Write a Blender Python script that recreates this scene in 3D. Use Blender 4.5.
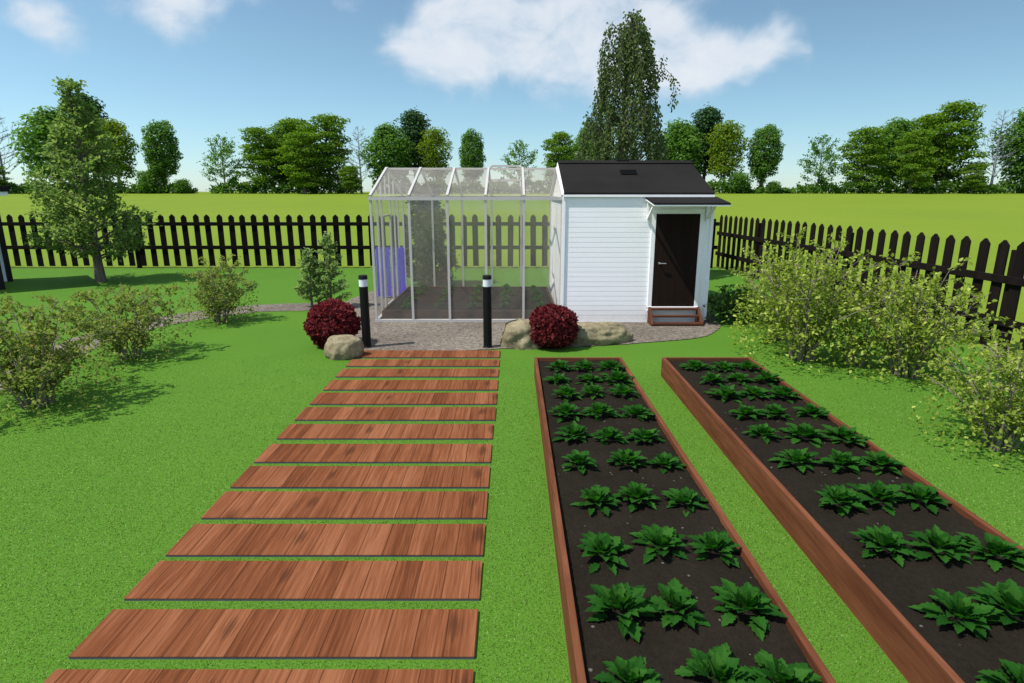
import bpy, bmesh, math, random
import numpy as np
from mathutils import Vector, Matrix

R = math.radians
scene = bpy.context.scene
COL = scene.collection
for o in list(bpy.data.objects):
    bpy.data.objects.remove(o)

# ------------------------------------------------------------------ basics
def tag(o, label=None, cat=None, group=None, kind=None):
    if label: o['label'] = label
    if cat: o['category'] = cat
    if group: o['group'] = group
    if kind: o['kind'] = kind
    return o

def link(o, parent=None):
    COL.objects.link(o)
    if parent is not None:
        o.parent = parent
    return o

def thing(name, label, cat, loc=(0, 0, 0), rz=0.0, group=None):
    o = bpy.data.objects.new(name, None)
    o.empty_display_size = 0.2
    o.location = loc
    o.rotation_euler = (0, 0, rz)
    link(o)
    return tag(o, label, cat, group)

def copy_tree(root, loc, rz=0.0, scale=1.0, label=None, group=None):
    r = root.copy()
    COL.objects.link(r)
    r.location = loc
    r.rotation_euler = (0, 0, rz)
    r.scale = (scale, scale, scale) if not isinstance(scale, tuple) else scale
    if label: r['label'] = label
    if group: r['group'] = group
    for ch in list(root.children):
        c = ch.copy(); COL.objects.link(c); c.parent = r
        for g in list(ch.children):
            d = g.copy(); COL.objects.link(d); d.parent = c
    return r

class MB:
    """collects verts and faces for one mesh"""
    def __init__(self):
        self.v = []; self.f = []
    def add(self, vs, fs):
        n = len(self.v)
        self.v += [tuple(x) for x in vs]
        self.f += [tuple(i + n for i in f) for f in fs]
        return self
    def box(self, x0, x1, y0, y1, z0, z1):
        vs = [(x0,y0,z0),(x1,y0,z0),(x1,y1,z0),(x0,y1,z0),(x0,y0,z1),(x1,y0,z1),(x1,y1,z1),(x0,y1,z1)]
        return self.add(vs, [(0,3,2,1),(4,5,6,7),(0,1,5,4),(1,2,6,5),(2,3,7,6),(3,0,4,7)])
    def bar(self, a, b, w, h, up=(0,0,1)):
        """rectangular bar from a to b, w across, h along up"""
        a = Vector(a); b = Vector(b); d = (b-a).normalized()
        u = Vector(up)
        s = d.cross(u)
        if s.length < 1e-5:
            s = d.cross(Vector((0,1,0)))
        s.normalize(); u = s.cross(d).normalized()
        s *= w/2; u *= h/2
        vs = [a-s-u, a+s-u, a+s+u, a-s+u, b-s-u, b+s-u, b+s+u, b-s+u]
        return self.add(vs, [(0,1,2,3),(7,6,5,4),(0,4,5,1),(1,5,6,2),(2,6,7,3),(3,7,4,0)])
    def prism(self, poly, ext):
        """poly: list of 3d pts (planar), extruded by vector ext"""
        n = len(poly); e = Vector(ext)
        vs = [Vector(p) for p in poly] + [Vector(p)+e for p in poly]
        fs = [tuple(range(n))[::-1], tuple(range(n, 2*n))]
        for i in range(n):
            j = (i+1) % n
            fs.append((i, j, n+j, n+i))
        return self.add(vs, fs)
    def tube(self, pts, rads, sides=6, cap=True):
        pts = [Vector(p) for p in pts]
        rings = []
        n0 = len(self.v)
        ref = Vector((0.31, 0.95, 0.05))
        for i, p in enumerate(pts):
            d = (pts[min(i+1, len(pts)-1)] - pts[max(i-1, 0)])
            if d.length < 1e-9: d = Vector((0,0,1))
            d.normalize()
            a = d.cross(ref)
            if a.length < 1e-3: a = d.cross(Vector((1,0,0)))
            a.normalize(); b = d.cross(a)
            for k in range(sides):
                t = 2*math.pi*k/sides
                self.v.append(tuple(p + (a*math.cos(t) + b*math.sin(t))*rads[i]))
        for i in range(len(pts)-1):
            for k in range(sides):
                k2 = (k+1) % sides
                self.f.append((n0+i*sides+k, n0+i*sides+k2, n0+(i+1)*sides+k2, n0+(i+1)*sides+k))
        if cap:
            self.f.append(tuple(n0+k for k in range(sides))[::-1])
            m = n0+(len(pts)-1)*sides
            self.f.append(tuple(m+k for k in range(sides)))
        return self
    def lathe(self, prof, sides=20):
        n0 = len(self.v)
        for (r, z) in prof:
            for k in range(sides):
                t = 2*math.pi*k/sides
                self.v.append((r*math.cos(t), r*math.sin(t), z))
        for i in range(len(prof)-1):
            for k in range(sides):
                k2 = (k+1) % sides
                self.f.append((n0+i*sides+k, n0+i*sides+k2, n0+(i+1)*sides+k2, n0+(i+1)*sides+k))
        self.f.append(tuple(n0+k for k in range(sides))[::-1])
        m = n0+(len(prof)-1)*sides
        self.f.append(tuple(m+k for k in range(sides)))
        return self
    def mesh(self, name, mat, smooth=False):
        me = bpy.data.meshes.new(name)
        me.from_pydata(self.v, [], self.f)
        me.update()
        if mat: me.materials.append(mat)
        if smooth:
            me.polygons.foreach_set('use_smooth', [True]*len(me.polygons))
        return me
    def build(self, name, mat, parent=None, smooth=False, bevel=0.0):
        o = bpy.data.objects.new(name, self.mesh(name, mat, smooth))
        link(o, parent)
        if bevel:
            b = o.modifiers.new('bevel', 'BEVEL'); b.width = bevel; b.segments = 2; b.limit_method = 'ANGLE'
        return o

def np_mesh(name, verts, faces, mat, smooth=False):
    """verts (n,3) float, faces (m,k) int, same k"""
    me = bpy.data.meshes.new(name)
    m, k = faces.shape
    me.vertices.add(len(verts)); me.vertices.foreach_set('co', verts.astype(np.float32).ravel())
    me.loops.add(m*k); me.loops.foreach_set('vertex_index', faces.astype(np.int32).ravel())
    me.polygons.add(m)
    me.polygons.foreach_set('loop_start', np.arange(0, m*k, k, dtype=np.int32))
    me.polygons.foreach_set('loop_total', np.full(m, k, dtype=np.int32))
    me.update(calc_edges=True)
    if mat: me.materials.append(mat)
    if smooth: me.polygons.foreach_set('use_smooth', [True]*m)
    return me

def np_obj(name, me, parent=None):
    return link(bpy.data.objects.new(name, me), parent)

def norm(a):
    return a/np.maximum(np.linalg.norm(a, axis=-1, keepdims=True), 1e-9)

def leaves(name, P, D, N, L, mat, parent=None, wide=0.55, fold=0.12):
    """P base points, D tip directions, N rough normals, L lengths: folded leaf of two triangles each half"""
    P = np.asarray(P, float); D = norm(np.asarray(D, float)); N = np.asarray(N, float)
    L = np.asarray(L, float)[:, None]
    S = norm(np.cross(D, N)); U = np.cross(S, D)
    n = len(P)
    V = np.empty((n, 6, 3))
    V[:, 0] = P
    V[:, 1] = P + D*L*0.35 + S*L*wide*0.5 + U*L*fold
    V[:, 2] = P + D*L*0.75 + S*L*wide*0.36 + U*L*fold*0.6
    V[:, 3] = P + D*L - U*L*fold*0.6
    V[:, 4] = P + D*L*0.75 - S*L*wide*0.36 + U*L*fold*0.6
    V[:, 5] = P + D*L*0.35 - S*L*wide*0.5 + U*L*fold
    b = (np.arange(n)*6)[:, None]
    F = np.concatenate([b+np.array([[0, 1, 2, 3]]), b+np.array([[0, 3, 4, 5]])], axis=0)
    me = np_mesh(name, V.reshape(-1, 3), F, mat)
    return np_obj(name, me, parent)

# ------------------------------------------------------------------ materials
def new_mat(name):
    m = bpy.data.materials.new(name); m.use_nodes = True
    nt = m.node_tree; nt.nodes.clear()
    out = nt.nodes.new('ShaderNodeOutputMaterial')
    return m, nt, out

def N(nt, typ, **kw):
    n = nt.nodes.new(typ)
    for k, v in kw.items():
        if k == 'inp':
            for kk, vv in v.items(): n.inputs[kk].default_value = vv
        else: setattr(n, k, v)
    return n

def ramp(nt, stops, interp='LINEAR'):
    r = nt.nodes.new('ShaderNodeValToRGB')
    r.color_ramp.interpolation = interp
    e = r.color_ramp.elements
    while len(e) < len(stops): e.new(0.5)
    for i, (p, c) in enumerate(stops):
        e[i].position = p
        e[i].color = (c[0], c[1], c[2], 1)
    return r

def coords(nt, scale=(1, 1, 1), obj=True):
    tc = N(nt, 'ShaderNodeTexCoord'); mp = N(nt, 'ShaderNodeMapping')
    mp.inputs['Scale'].default_value = scale
    nt.links.new(tc.outputs['Object' if obj else 'Generated'], mp.inputs['Vector'])
    return mp.outputs['Vector']

def simple(name, col, rough=0.6, var=0.12, scale=6.0, bump=0.0, metal=0.0, stretch=(1,1,1), spec=0.4):
    m, nt, out = new_mat(name)
    b = N(nt, 'ShaderNodeBsdfPrincipled', inp={'Roughness': rough, 'Metallic': metal, 'Specular IOR Level': spec})
    v = coords(nt, stretch)
    no = N(nt, 'ShaderNodeTexNoise', inp={'Scale': scale, 'Detail': 5.0, 'Roughness': 0.6})
    nt.links.new(v, no.inputs['Vector'])
    lo = [c*(1-var) for c in col]; hi = [min(1, c*(1+var)) for c in col]
    r = ramp(nt, [(0.3, lo), (0.7, hi)])
    nt.links.new(no.outputs['Fac'], r.inputs['Fac'])
    nt.links.new(r.outputs['Color'], b.inputs['Base Color'])
    if bump:
        bp = N(nt, 'ShaderNodeBump', inp={'Strength': bump, 'Distance': 0.01})
        nt.links.new(no.outputs['Fac'], bp.inputs['Height'])
        nt.links.new(bp.outputs['Normal'], b.inputs['Normal'])
    nt.links.new(b.outputs['BSDF'], out.inputs['Surface'])
    return m

def leaf_mat(name, stops, rough=0.65, trans=0.3, spec=0.08):
    m, nt, out = new_mat(name)
    geo = N(nt, 'ShaderNodeNewGeometry')
    r = ramp(nt, stops)
    nt.links.new(geo.outputs['Random Per Island'], r.inputs['Fac'])
    b = N(nt, 'ShaderNodeBsdfPrincipled', inp={'Roughness': rough, 'Specular IOR Level': spec})
    t = N(nt, 'ShaderNodeBsdfTranslucent')
    mx = N(nt, 'ShaderNodeMixShader', inp={'Fac': trans})
    hs = N(nt, 'ShaderNodeHueSaturation', inp={'Saturation': 1.1, 'Value': 1.25})
    nt.links.new(r.outputs['Color'], b.inputs['Base Color'])
    nt.links.new(r.outputs['Color'], hs.inputs['Color'])
    nt.links.new(hs.outputs['Color'], t.inputs['Color'])
    nt.links.new(b.outputs['BSDF'], mx.inputs[1]); nt.links.new(t.outputs['BSDF'], mx.inputs[2])
    nt.links.new(mx.outputs['Shader'], out.inputs['Surface'])
    return m

def wood_mat(name, dark, mid, light, axis='Y', board=0.0, seed=0.0, rough=0.55, knots=True, spec=0.35, fine=26.0, lo=.30, hi=.72, slab_knots=False):
    """grain stretched along axis; optional separate board tones across X"""
    m, nt, out = new_mat(name)
    L = nt.links.new
    b = N(nt, 'ShaderNodeBsdfPrincipled', inp={'Roughness': rough, 'Specular IOR Level': spec})
    tc = N(nt, 'ShaderNodeTexCoord')
    oi = N(nt, 'ShaderNodeObjectInfo')
    off = N(nt, 'ShaderNodeVectorMath', operation='SCALE', inp={0: (7.3, 5.1, 3.7)})
    L(oi.outputs['Random'], off.inputs['Scale'])
    add = N(nt, 'ShaderNodeVectorMath', operation='ADD')
    L(tc.outputs['Object'], add.inputs[0]); L(off.outputs['Vector'], add.inputs[1])
    base = add.outputs['Vector']
    if board:
        sx = N(nt, 'ShaderNodeSeparateXYZ'); L(base, sx.inputs[0])
        dv = N(nt, 'ShaderNodeMath', operation='DIVIDE', inp={1: board}); L(sx.outputs['X'], dv.inputs[0])
        fl = N(nt, 'ShaderNodeMath', operation='FLOOR'); L(dv.outputs[0], fl.inputs[0])
        wn = N(nt, 'ShaderNodeTexWhiteNoise', noise_dimensions='1D'); L(fl.outputs[0], wn.inputs['W'])
        sh = N(nt, 'ShaderNodeVectorMath', operation='SCALE', inp={0: (0, 9.0, 4.0)}); L(wn.outputs['Value'], sh.inputs['Scale'])
        ad2 = N(nt, 'ShaderNodeVectorMath', operation='ADD'); L(base, ad2.inputs[0]); L(sh.outputs['Vector'], ad2.inputs[1])
        base = ad2.outputs['Vector']
    sl_ = .035 if slab_knots else .09
    sc = {'Y': (1, sl_, 1), 'X': (sl_, 1, 1), 'Z': (1, 1, sl_)}[axis]
    mp = N(nt, 'ShaderNodeMapping'); mp.inputs['Scale'].default_value = sc
    L(base, mp.inputs['Vector'])
    n1 = N(nt, 'ShaderNodeTexNoise', inp={'Scale': fine, 'Detail': 7.0, 'Roughness': 0.65, 'Distortion': 0.5}); L(mp.outputs[0], n1.inputs['Vector'])
    n2 = N(nt, 'ShaderNodeTexNoise', inp={'Scale': 5.0, 'Detail': 3.0, 'Roughness': 0.5, 'Distortion': 0.8}); L(mp.outputs[0], n2.inputs['Vector'])
    mix = N(nt, 'ShaderNodeMix', data_type='FLOAT', inp={0: 0.36 if slab_knots else 0.5}); L(n1.outputs['Fac'], mix.inputs[2]); L(n2.outputs['Fac'], mix.inputs[3])
    val = mix.outputs[0]
    if board:
        sm = N(nt, 'ShaderNodeMath', operation='MULTIPLY_ADD', inp={1: 0.13, 2: -0.06}); L(wn.outputs['Value'], sm.inputs[0])
        ad = N(nt, 'ShaderNodeMath', operation='ADD'); L(val, ad.inputs[0]); L(sm.outputs[0], ad.inputs[1]); val = ad.outputs[0]
    r = ramp(nt, [(lo, dark), (0.5, mid), (hi, light)]); L(val, r.inputs['Fac'])
    colr = r.outputs['Color']
    if knots:
        mk = N(nt, 'ShaderNodeMapping'); mk.inputs['Scale'].default_value = {'Y': (3.2, 1.1, 1), 'X': (1.1, 3.2, 3.2), 'Z': (3, 3, 1)}[axis]
        L(base, mk.inputs['Vector'])
        vo = N(nt, 'ShaderNodeTexVoronoi', inp={'Scale': 0.55 if axis=='Y' else 0.8}); L(mk.outputs[0], vo.inputs['Vector'])
        nd = N(nt, 'ShaderNodeMath', operation='MULTIPLY_ADD', inp={1: 0.12, 2: -0.06}); L(n1.outputs['Fac'], nd.inputs[0])
        a2 = N(nt, 'ShaderNodeMath', operation='ADD'); L(vo.outputs['Distance'], a2.inputs[0]); L(nd.outputs[0], a2.inputs[1])
        kr = ramp(nt, [(0.03, (1, 1, 1)), (0.13, (0, 0, 0))]); L(a2.outputs[0], kr.inputs['Fac'])
        km = N(nt, 'ShaderNodeMath', operation='MULTIPLY', inp={1: 0.65}); L(kr.outputs['Color'], km.inputs[0])
        mc = N(nt, 'ShaderNodeMix', data_type='RGBA'); mc.inputs[7].default_value = (dark[0]*.45, dark[1]*.45, dark[2]*.45, 1)
        L(km.outputs[0], mc.inputs[0]); L(colr, mc.inputs[6]); colr = mc.outputs[2]
    if slab_knots:
        # a knot near the middle and one near the right end of each slab
        so = N(nt, 'ShaderNodeSeparateXYZ'); L(tc.outputs['Object'], so.inputs[0])
        for (kx, ky, sx_, sy_) in ((-.26, .03, .045, .12), (1.05, .05, .055, .14)):
            jx = N(nt, 'ShaderNodeMath', operation='MULTIPLY_ADD', inp={1: .16, 2: -kx-.08}); L(oi.outputs['Random'], jx.inputs[0])
            ax_ = N(nt, 'ShaderNodeMath', operation='ADD'); L(so.outputs['X'], ax_.inputs[0]); L(jx.outputs[0], ax_.inputs[1])
            qx = N(nt, 'ShaderNodeMath', operation='DIVIDE', inp={1: sx_}); L(ax_.outputs[0], qx.inputs[0])
            qy = N(nt, 'ShaderNodeMath', operation='MULTIPLY_ADD', inp={1: 1/sy_, 2: -ky/sy_}); L(so.outputs['Y'], qy.inputs[0])
            x2 = N(nt, 'ShaderNodeMath', operation='MULTIPLY'); L(qx.outputs[0], x2.inputs[0]); L(qx.outputs[0], x2.inputs[1])
            y2 = N(nt, 'ShaderNodeMath', operation='MULTIPLY_ADD'); L(qy.outputs[0], y2.inputs[0]); L(qy.outputs[0], y2.inputs[1]); L(x2.outputs[0], y2.inputs[2])
            dd = N(nt, 'ShaderNodeMath', operation='MULTIPLY_ADD', inp={1: 3.4, 2: -1.7}); L(n1.outputs['Fac'], dd.inputs[0])
            d3 = N(nt, 'ShaderNodeMath', operation='ADD'); L(y2.outputs[0], d3.inputs[0]); L(dd.outputs[0], d3.inputs[1])
            kk = ramp(nt, [(0.0, (1, 1, 1)), (1.0, (0, 0, 0))]); L(d3.outputs[0], kk.inputs['Fac'])
            k6 = N(nt, 'ShaderNodeMath', operation='MULTIPLY', inp={1: .72}); L(kk.outputs['Color'], k6.inputs[0])
            mq = N(nt, 'ShaderNodeMix', data_type='RGBA'); mq.inputs[7].default_value = (dark[0]*.6, dark[1]*.7, dark[2]*.9, 1)
            L(k6.outputs[0], mq.inputs[0]); L(colr, mq.inputs[6]); colr = mq.outputs[2]
    if board:
        fr = N(nt, 'ShaderNodeMath', operation='FRACT'); L(dv.outputs[0], fr.inputs[0])
        gr = ramp(nt, [(0.0, (1, 1, 1)), (0.03, (.9, .9, .9)), (0.05, (0, 0, 0))]); L(fr.outputs[0], gr.inputs['Fac'])
        gm = N(nt, 'ShaderNodeMath', operation='MULTIPLY', inp={1: 0.85}); L(gr.outputs['Color'], gm.inputs[0])
        mg = N(nt, 'ShaderNodeMix', data_type='RGBA'); mg.inputs[7].default_value = (dark[0]*.5, dark[1]*.5, dark[2]*.5, 1)
        L(gm.outputs[0], mg.inputs[0]); L(colr, mg.inputs[6]); colr = mg.outputs[2]
    L(colr, b.inputs['Base Color'])
    bp = N(nt, 'ShaderNodeBump', inp={'Strength': 0.25, 'Distance': 0.004}); L(n1.outputs['Fac'], bp.inputs['Height']); L(bp.outputs['Normal'], b.inputs['Normal'])
    L(b.outputs['BSDF'], out.inputs['Surface'])
    return m

def speckle_mat(name, stops, scale=160.0, big=0.35, big_stops=None, bump=0.4, dist=0.01, rough=0.9, voronoi=False, spec=0.1):
    m, nt, out = new_mat(name)
    L = nt.links.new
    b = N(nt, 'ShaderNodeBsdfPrincipled', inp={'Roughness': rough, 'Specular IOR Level': spec})
    v = coords(nt)
    if voronoi:
        t = N(nt, 'ShaderNodeTexVoronoi', inp={'Scale': scale}); L(v, t.inputs['Vector'])
        sp = N(nt, 'ShaderNodeSeparateColor'); L(t.outputs['Color'], sp.inputs[0]); fac = sp.outputs[0]; h = t.outputs['Distance']
    else:
        t = N(nt, 'ShaderNodeTexNoise', inp={'Scale': scale, 'Detail': 4.0, 'Roughness': 0.7}); L(v, t.inputs['Vector']); fac = t.outputs['Fac']; h = fac
    r = ramp(nt, stops); L(fac, r.inputs['Fac'])
    n2 = N(nt, 'ShaderNodeTexNoise', inp={'Scale': big, 'Detail': 4.0, 'Roughness': 0.6}); L(v, n2.inputs['Vector'])
    r2 = ramp(nt, big_stops or [(0.35, (0.8, 0.8, 0.8)), (0.65, (1.1, 1.1, 1.1))]); L(n2.outputs['Fac'], r2.inputs['Fac'])
    mx = N(nt, 'ShaderNodeMix', data_type='RGBA', blend_type='MULTIPLY', inp={0: 1.0}); L(r.outputs['Color'], mx.inputs[6]); L(r2.outputs['Color'], mx.inputs[7])
    L(mx.outputs[2], b.inputs['Base Color'])
    bp = N(nt, 'ShaderNodeBump', inp={'Strength': bump, 'Distance': dist}); L(h, bp.inputs['Height']); L(bp.outputs['Normal'], b.inputs['Normal'])
    L(b.outputs['BSDF'], out.inputs['Surface'])
    return m

def glass_mat(name, fog=0.16, tint=(0.86, 0.87, 0.84)):
    """thin, slightly dusty pane"""
    m, nt, out = new_mat(name)
    L = nt.links.new
    t = N(nt, 'ShaderNodeBsdfTransparent'); t.inputs['Color'].default_value = (*tint, 1)
    d = N(nt, 'ShaderNodeBsdfDiffuse'); d.inputs['Color'].default_value = (0.62, 0.58, 0.52, 1)
    g = N(nt, 'ShaderNodeBsdfGlossy', inp={'Roughness': 0.06}); g.inputs['Color'].default_value = (0.9, 0.9, 0.9, 1)
    v = coords(nt)
    n = N(nt, 'ShaderNodeTexNoise', inp={'Scale': 1.3, 'Detail': 4.0}); L(v, n.inputs['Vector'])
    mr = N(nt, 'ShaderNodeMapRange', inp={1: 0.3, 2: 0.7, 3: fog*0.75, 4: fog*1.25}); L(n.outputs['Fac'], mr.inputs[0])
    m1 = N(nt, 'ShaderNodeMixShader'); L(mr.outputs[0], m1.inputs[0]); L(t.outputs[0], m1.inputs[1]); L(d.outputs[0], m1.inputs[2])
    m2 = N(nt, 'ShaderNodeMixShader', inp={0: 0.05}); L(m1.outputs[0], m2.inputs[1]); L(g.outputs[0], m2.inputs[2])
    L(m2.outputs[0], out.inputs['Surface'])
    return m

M = {}
M['lawn'] = speckle_mat('lawn', [(0.32, (.044, .116, .009)), (0.5, (.063, .154, .014)), (0.68, (.100, .210, .030))], scale=85, big=0.5,
                        big_stops=[(0.3, (.90, .94, .9)), (0.7, (1.07, 1.04, 1.0))], bump=0.3, dist=0.01)
M['field'] = speckle_mat('field', [(0.3, (.128, .190, .0135)), (0.7, (.148, .214, .018))], scale=3.0, big=0.06,
                         big_stops=[(0.3, (.90, .94, .9)), (0.7, (1.06, 1.03, 1.0))], bump=0.1, dist=0.02)
M['grass'] = leaf_mat('grass_blades', [(0, (0.122, 0.228, 0.0336)), (0.4, (0.1891, 0.3306, 0.0624)), (0.8, (0.2867, 0.4389, 0.114)), (1, (0.4392, 0.5586, 0.204))], trans=0.55, spec=0.1, rough=0.8)
M['gravel'] = speckle_mat('gravel', [(0.0, (.095, .080, .066)), (0.5, (.152, .130, .108)), (1.0, (.235, .206, .176))], scale=34, big=0.7, bump=0.7, dist=0.02, voronoi=True)
def add_specks(m, col, scale, r, frac):
    nt = m.node_tree; L = nt.links.new
    b = [n for n in nt.nodes if n.type == 'BSDF_PRINCIPLED'][0]
    src = b.inputs['Base Color'].links[0].from_socket
    vo = N(nt, 'ShaderNodeTexVoronoi', inp={'Scale': scale}); L(coords(nt), vo.inputs['Vector'])
    sp = N(nt, 'ShaderNodeSeparateColor'); L(vo.outputs['Color'], sp.inputs[0])
    rr_ = N(nt, 'ShaderNodeMath', operation='MULTIPLY', inp={1: r}); L(sp.outputs[1], rr_.inputs[0])
    a = N(nt, 'ShaderNodeMath', operation='LESS_THAN'); L(vo.outputs['Distance'], a.inputs[0]); L(rr_.outputs[0], a.inputs[1])
    c = N(nt, 'ShaderNodeMath', operation='LESS_THAN', inp={1: frac}); L(sp.outputs[0], c.inputs[0])
    k = N(nt, 'ShaderNodeMath', operation='MULTIPLY'); L(a.outputs[0], k.inputs[0]); L(c.outputs[0], k.inputs[1])
    mx = N(nt, 'ShaderNodeMix', data_type='RGBA'); mx.inputs[7].default_value = (*col, 1)
    L(k.outputs[0], mx.inputs[0]); L(src, mx.inputs[6]); L(mx.outputs[2], b.inputs['Base Color'])
M['soil'] = speckle_mat('soil', [(0.25, (.0115, .0093, .0066)), (0.66, (.0185, .0150, .0110)), (0.715, (.016, .0125, .0095)), (0.73, (.12, .11, .10))], scale=38, big=2.0, bump=0.6, dist=0.02, spec=.04)
add_specks(M['soil'], (.10, .092, .082), 16, .16, .30)
M['plank'] = wood_mat('deck_wood', (.092, .029, .0115), (.160, .055, .0235), (.232, .093, .045), 'Y', board=0.172, rough=.85, spec=.05, fine=60, lo=.36, hi=.64, slab_knots=True)
M['plank_base'] = simple('deck_base', (.085, .092, .115), rough=.8, spec=.15)
M['bed_y'] = wood_mat('bed_wood', (.070, .023, .011), (.118, .041, .019), (.170, .064, .031), 'Y', rough=.75, spec=.1, lo=.36, hi=.66)
M['bed_x'] = wood_mat('bed_wood_across', (.070, .023, .011), (.118, .041, .019), (.170, .064, .031), 'X', rough=.75, spec=.15)
M['fence'] = wood_mat('fence_wood', (.0022, .0020, .0021), (.0040, .0034, .0033), (.0070, .0058, .0054), 'Z', rough=.8, knots=False, spec=.08)
M['fence_sunlit'] = wood_mat('fence_wood_sunlit', (.0045, .0034, .0031), (.0090, .0064, .0056), (.0150, .0108, .0095), 'Z', rough=.8, knots=False, spec=.08)  # same fence wood, its sunlit side put into the colour as lighter brown
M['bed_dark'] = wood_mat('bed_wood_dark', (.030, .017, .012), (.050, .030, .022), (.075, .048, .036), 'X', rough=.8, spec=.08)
M['white'] = simple('white_siding', (.83, .835, .86), rough=.55, var=.03, scale=3, stretch=(.3, .3, 4), spec=.2)
def add_splash(m, col, top):
    nt = m.node_tree; L = nt.links.new
    b = [n for n in nt.nodes if n.type == 'BSDF_PRINCIPLED'][0]
    src = b.inputs['Base Color'].links[0].from_socket
    tc = N(nt, 'ShaderNodeTexCoord'); sp = N(nt, 'ShaderNodeSeparateXYZ'); L(tc.outputs['Object'], sp.inputs[0])
    no = N(nt, 'ShaderNodeTexNoise', inp={'Scale': 7.0, 'Detail': 6.0, 'Roughness': .7}); L(tc.outputs['Object'], no.inputs['Vector'])
    a = N(nt, 'ShaderNodeMapRange', inp={1: 0.0, 2: top, 3: .55, 4: 0.0}); L(sp.outputs['Z'], a.inputs[0])
    k = N(nt, 'ShaderNodeMath', operation='MULTIPLY'); L(a.outputs[0], k.inputs[0]); L(no.outputs['Fac'], k.inputs[1])
    mx = N(nt, 'ShaderNodeMix', data_type='RGBA'); mx.inputs[7].default_value = (*col, 1)
    L(k.outputs[0], mx.inputs[0]); L(src, mx.inputs[6]); L(mx.outputs[2], b.inputs['Base Color'])
add_splash(M['white'], (.34, .30, .25), .38)
M['trim'] = simple('white_trim', (.82, .82, .84), rough=.5, var=.03, spec=.2)
M['frame'] = simple('greenhouse_metal', (.44, .425, .415), rough=.5, var=.04, spec=.3)
M['roof'] = speckle_mat('roof_felt', [(0.3, (.011, .010, .0098)), (0.7, (.020, .018, .017))], scale=60, big=1.0, bump=.4, dist=.01, spec=.08)
M['door'] = wood_mat('door_wood', (.0115, .0070, .0052), (.0155, .0095, .0072), (.020, .0125, .0095), 'Z', rough=.8, knots=False, spec=.05)
M['steel'] = simple('steel', (.55, .53, .50), rough=.3, metal=1.0, var=.03)
M['step'] = wood_mat('step_wood', (.045, .016, .009), (.080, .029, .016), (.12, .046, .025), 'X', knots=False, rough=.75, spec=.15)
M['black'] = simple('black_paint', (.0045, .0045, .005), rough=.5, var=.1, spec=.2)
M['lens'] = simple('white_lens', (.62, .67, .72), rough=.35, var=.02)
M['glass'] = glass_mat('greenhouse_glass', fog=.105, tint=(.97, .97, .955))
M['roof_glass'] = glass_mat('greenhouse_roof_glass', fog=0.19, tint=(.93, .91, .87))
M['lilac'] = simple('lilac_board', (.085, .055, .62), rough=.5, var=.08, stretch=(1, 1, .2))
M['rock'] = speckle_mat('rock', [(0.3, (.13, .110, .070)), (0.52, (.235, .205, .135)), (0.72, (.33, .295, .21))], scale=7, big=2.2, bump=.8, dist=.03,
                        big_stops=[(0.3, (.66, .66, .64)), (0.62, (1.1, 1.08, 1.0))])
M['bark'] = simple('bark', (.105, .088, .068), rough=.9, var=.4, scale=9, bump=.8, stretch=(1, 1, .25))
M['twig'] = simple('twig', (.19, .16, .12), rough=.9, var=.3)
M['grey_bark'] = simple('grey_bark', (.20, .21, .25), rough=.9, var=.2)
M['l_tree'] = leaf_mat('tree_leaves', [(0, (0.0906, 0.1639, 0.0373)), (0.5, (0.167, 0.2586, 0.0645)), (1, (0.2722, 0.3565, 0.1051))], trans=0.5)
M['l_weep'] = leaf_mat('weeping_leaves', [(0, (0.0473, 0.0814, 0.0236)), (0.5, (0.0919, 0.1418, 0.042)), (1, (0.1706, 0.2231, 0.0814))], trans=0.5)
M['l_yellow'] = leaf_mat('yellow_green_leaves', [(0, (0.119, 0.1845, 0.0228)), (0.5, (0.238, 0.315, 0.0455)), (0.85, (0.35, 0.4304, 0.0823)), (1, (0.5041, 0.5687, 0.1518))], trans=0.5)
M['l_olive'] = leaf_mat('olive_leaves', [(0, (0.1058, 0.1649, 0.027)), (0.5, (0.1978, 0.2522, 0.054)), (0.93, (0.3036, 0.3492, 0.0945)), (1, (0.276, 0.194, 0.0765))], trans=0.5)
M['l_low'] = leaf_mat('low_leaves', [(0, (0.0346, 0.0936, 0.0202)), (0.7, (0.072, 0.1512, 0.0346)), (1, (0.2448, 0.3312, 0.0576))], trans=0.4)
M['l_conif'] = leaf_mat('young_tree_leaves', [(0, (0.1217, 0.1987, 0.0608)), (0.5, (0.213, 0.3144, 0.1055)), (1, (0.3245, 0.4158, 0.1663))], trans=0.5)
M['l_red'] = leaf_mat('red_leaves', [(0, (0.072, 0.012, 0.0144)), (0.6, (0.15, 0.024, 0.0276)), (0.93, (0.222, 0.0408, 0.0456)), (1, (0.36, 0.054, 0.06))], trans=0.4, spec=.1)
M['l_thuja'] = leaf_mat('thuja_leaves', [(0, (.022, .036, .016)), (1, (.060, .078, .034))], trans=.15)
M['veg'] = leaf_mat('vegetable_leaves', [(0, (0.0134, 0.0705, 0.0081)), (0.5, (0.0231, 0.1069, 0.0121)), (1, (0.0437, 0.1458, 0.0189))], trans=0.45, spec=.08, rough=.65)
M['f_green'] = leaf_mat('far_green', [(0, (0.0635, 0.1388, 0.0118)), (0.5, (0.1164, 0.2183, 0.0185)), (1, (0.1851, 0.2909, 0.0344))], trans=0.55, spec=.1)
M['f_mid'] = leaf_mat('far_mid', [(0, (0.0576, 0.1411, 0.0202)), (0.5, (0.0979, 0.2088, 0.0317)), (1, (0.1584, 0.2808, 0.049))], trans=0.55, spec=.1)
M['f_dark'] = leaf_mat('far_dark', [(0, (0.023, 0.0648, 0.023)), (1, (0.072, 0.144, 0.049))], trans=0.45, spec=.1)
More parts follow.
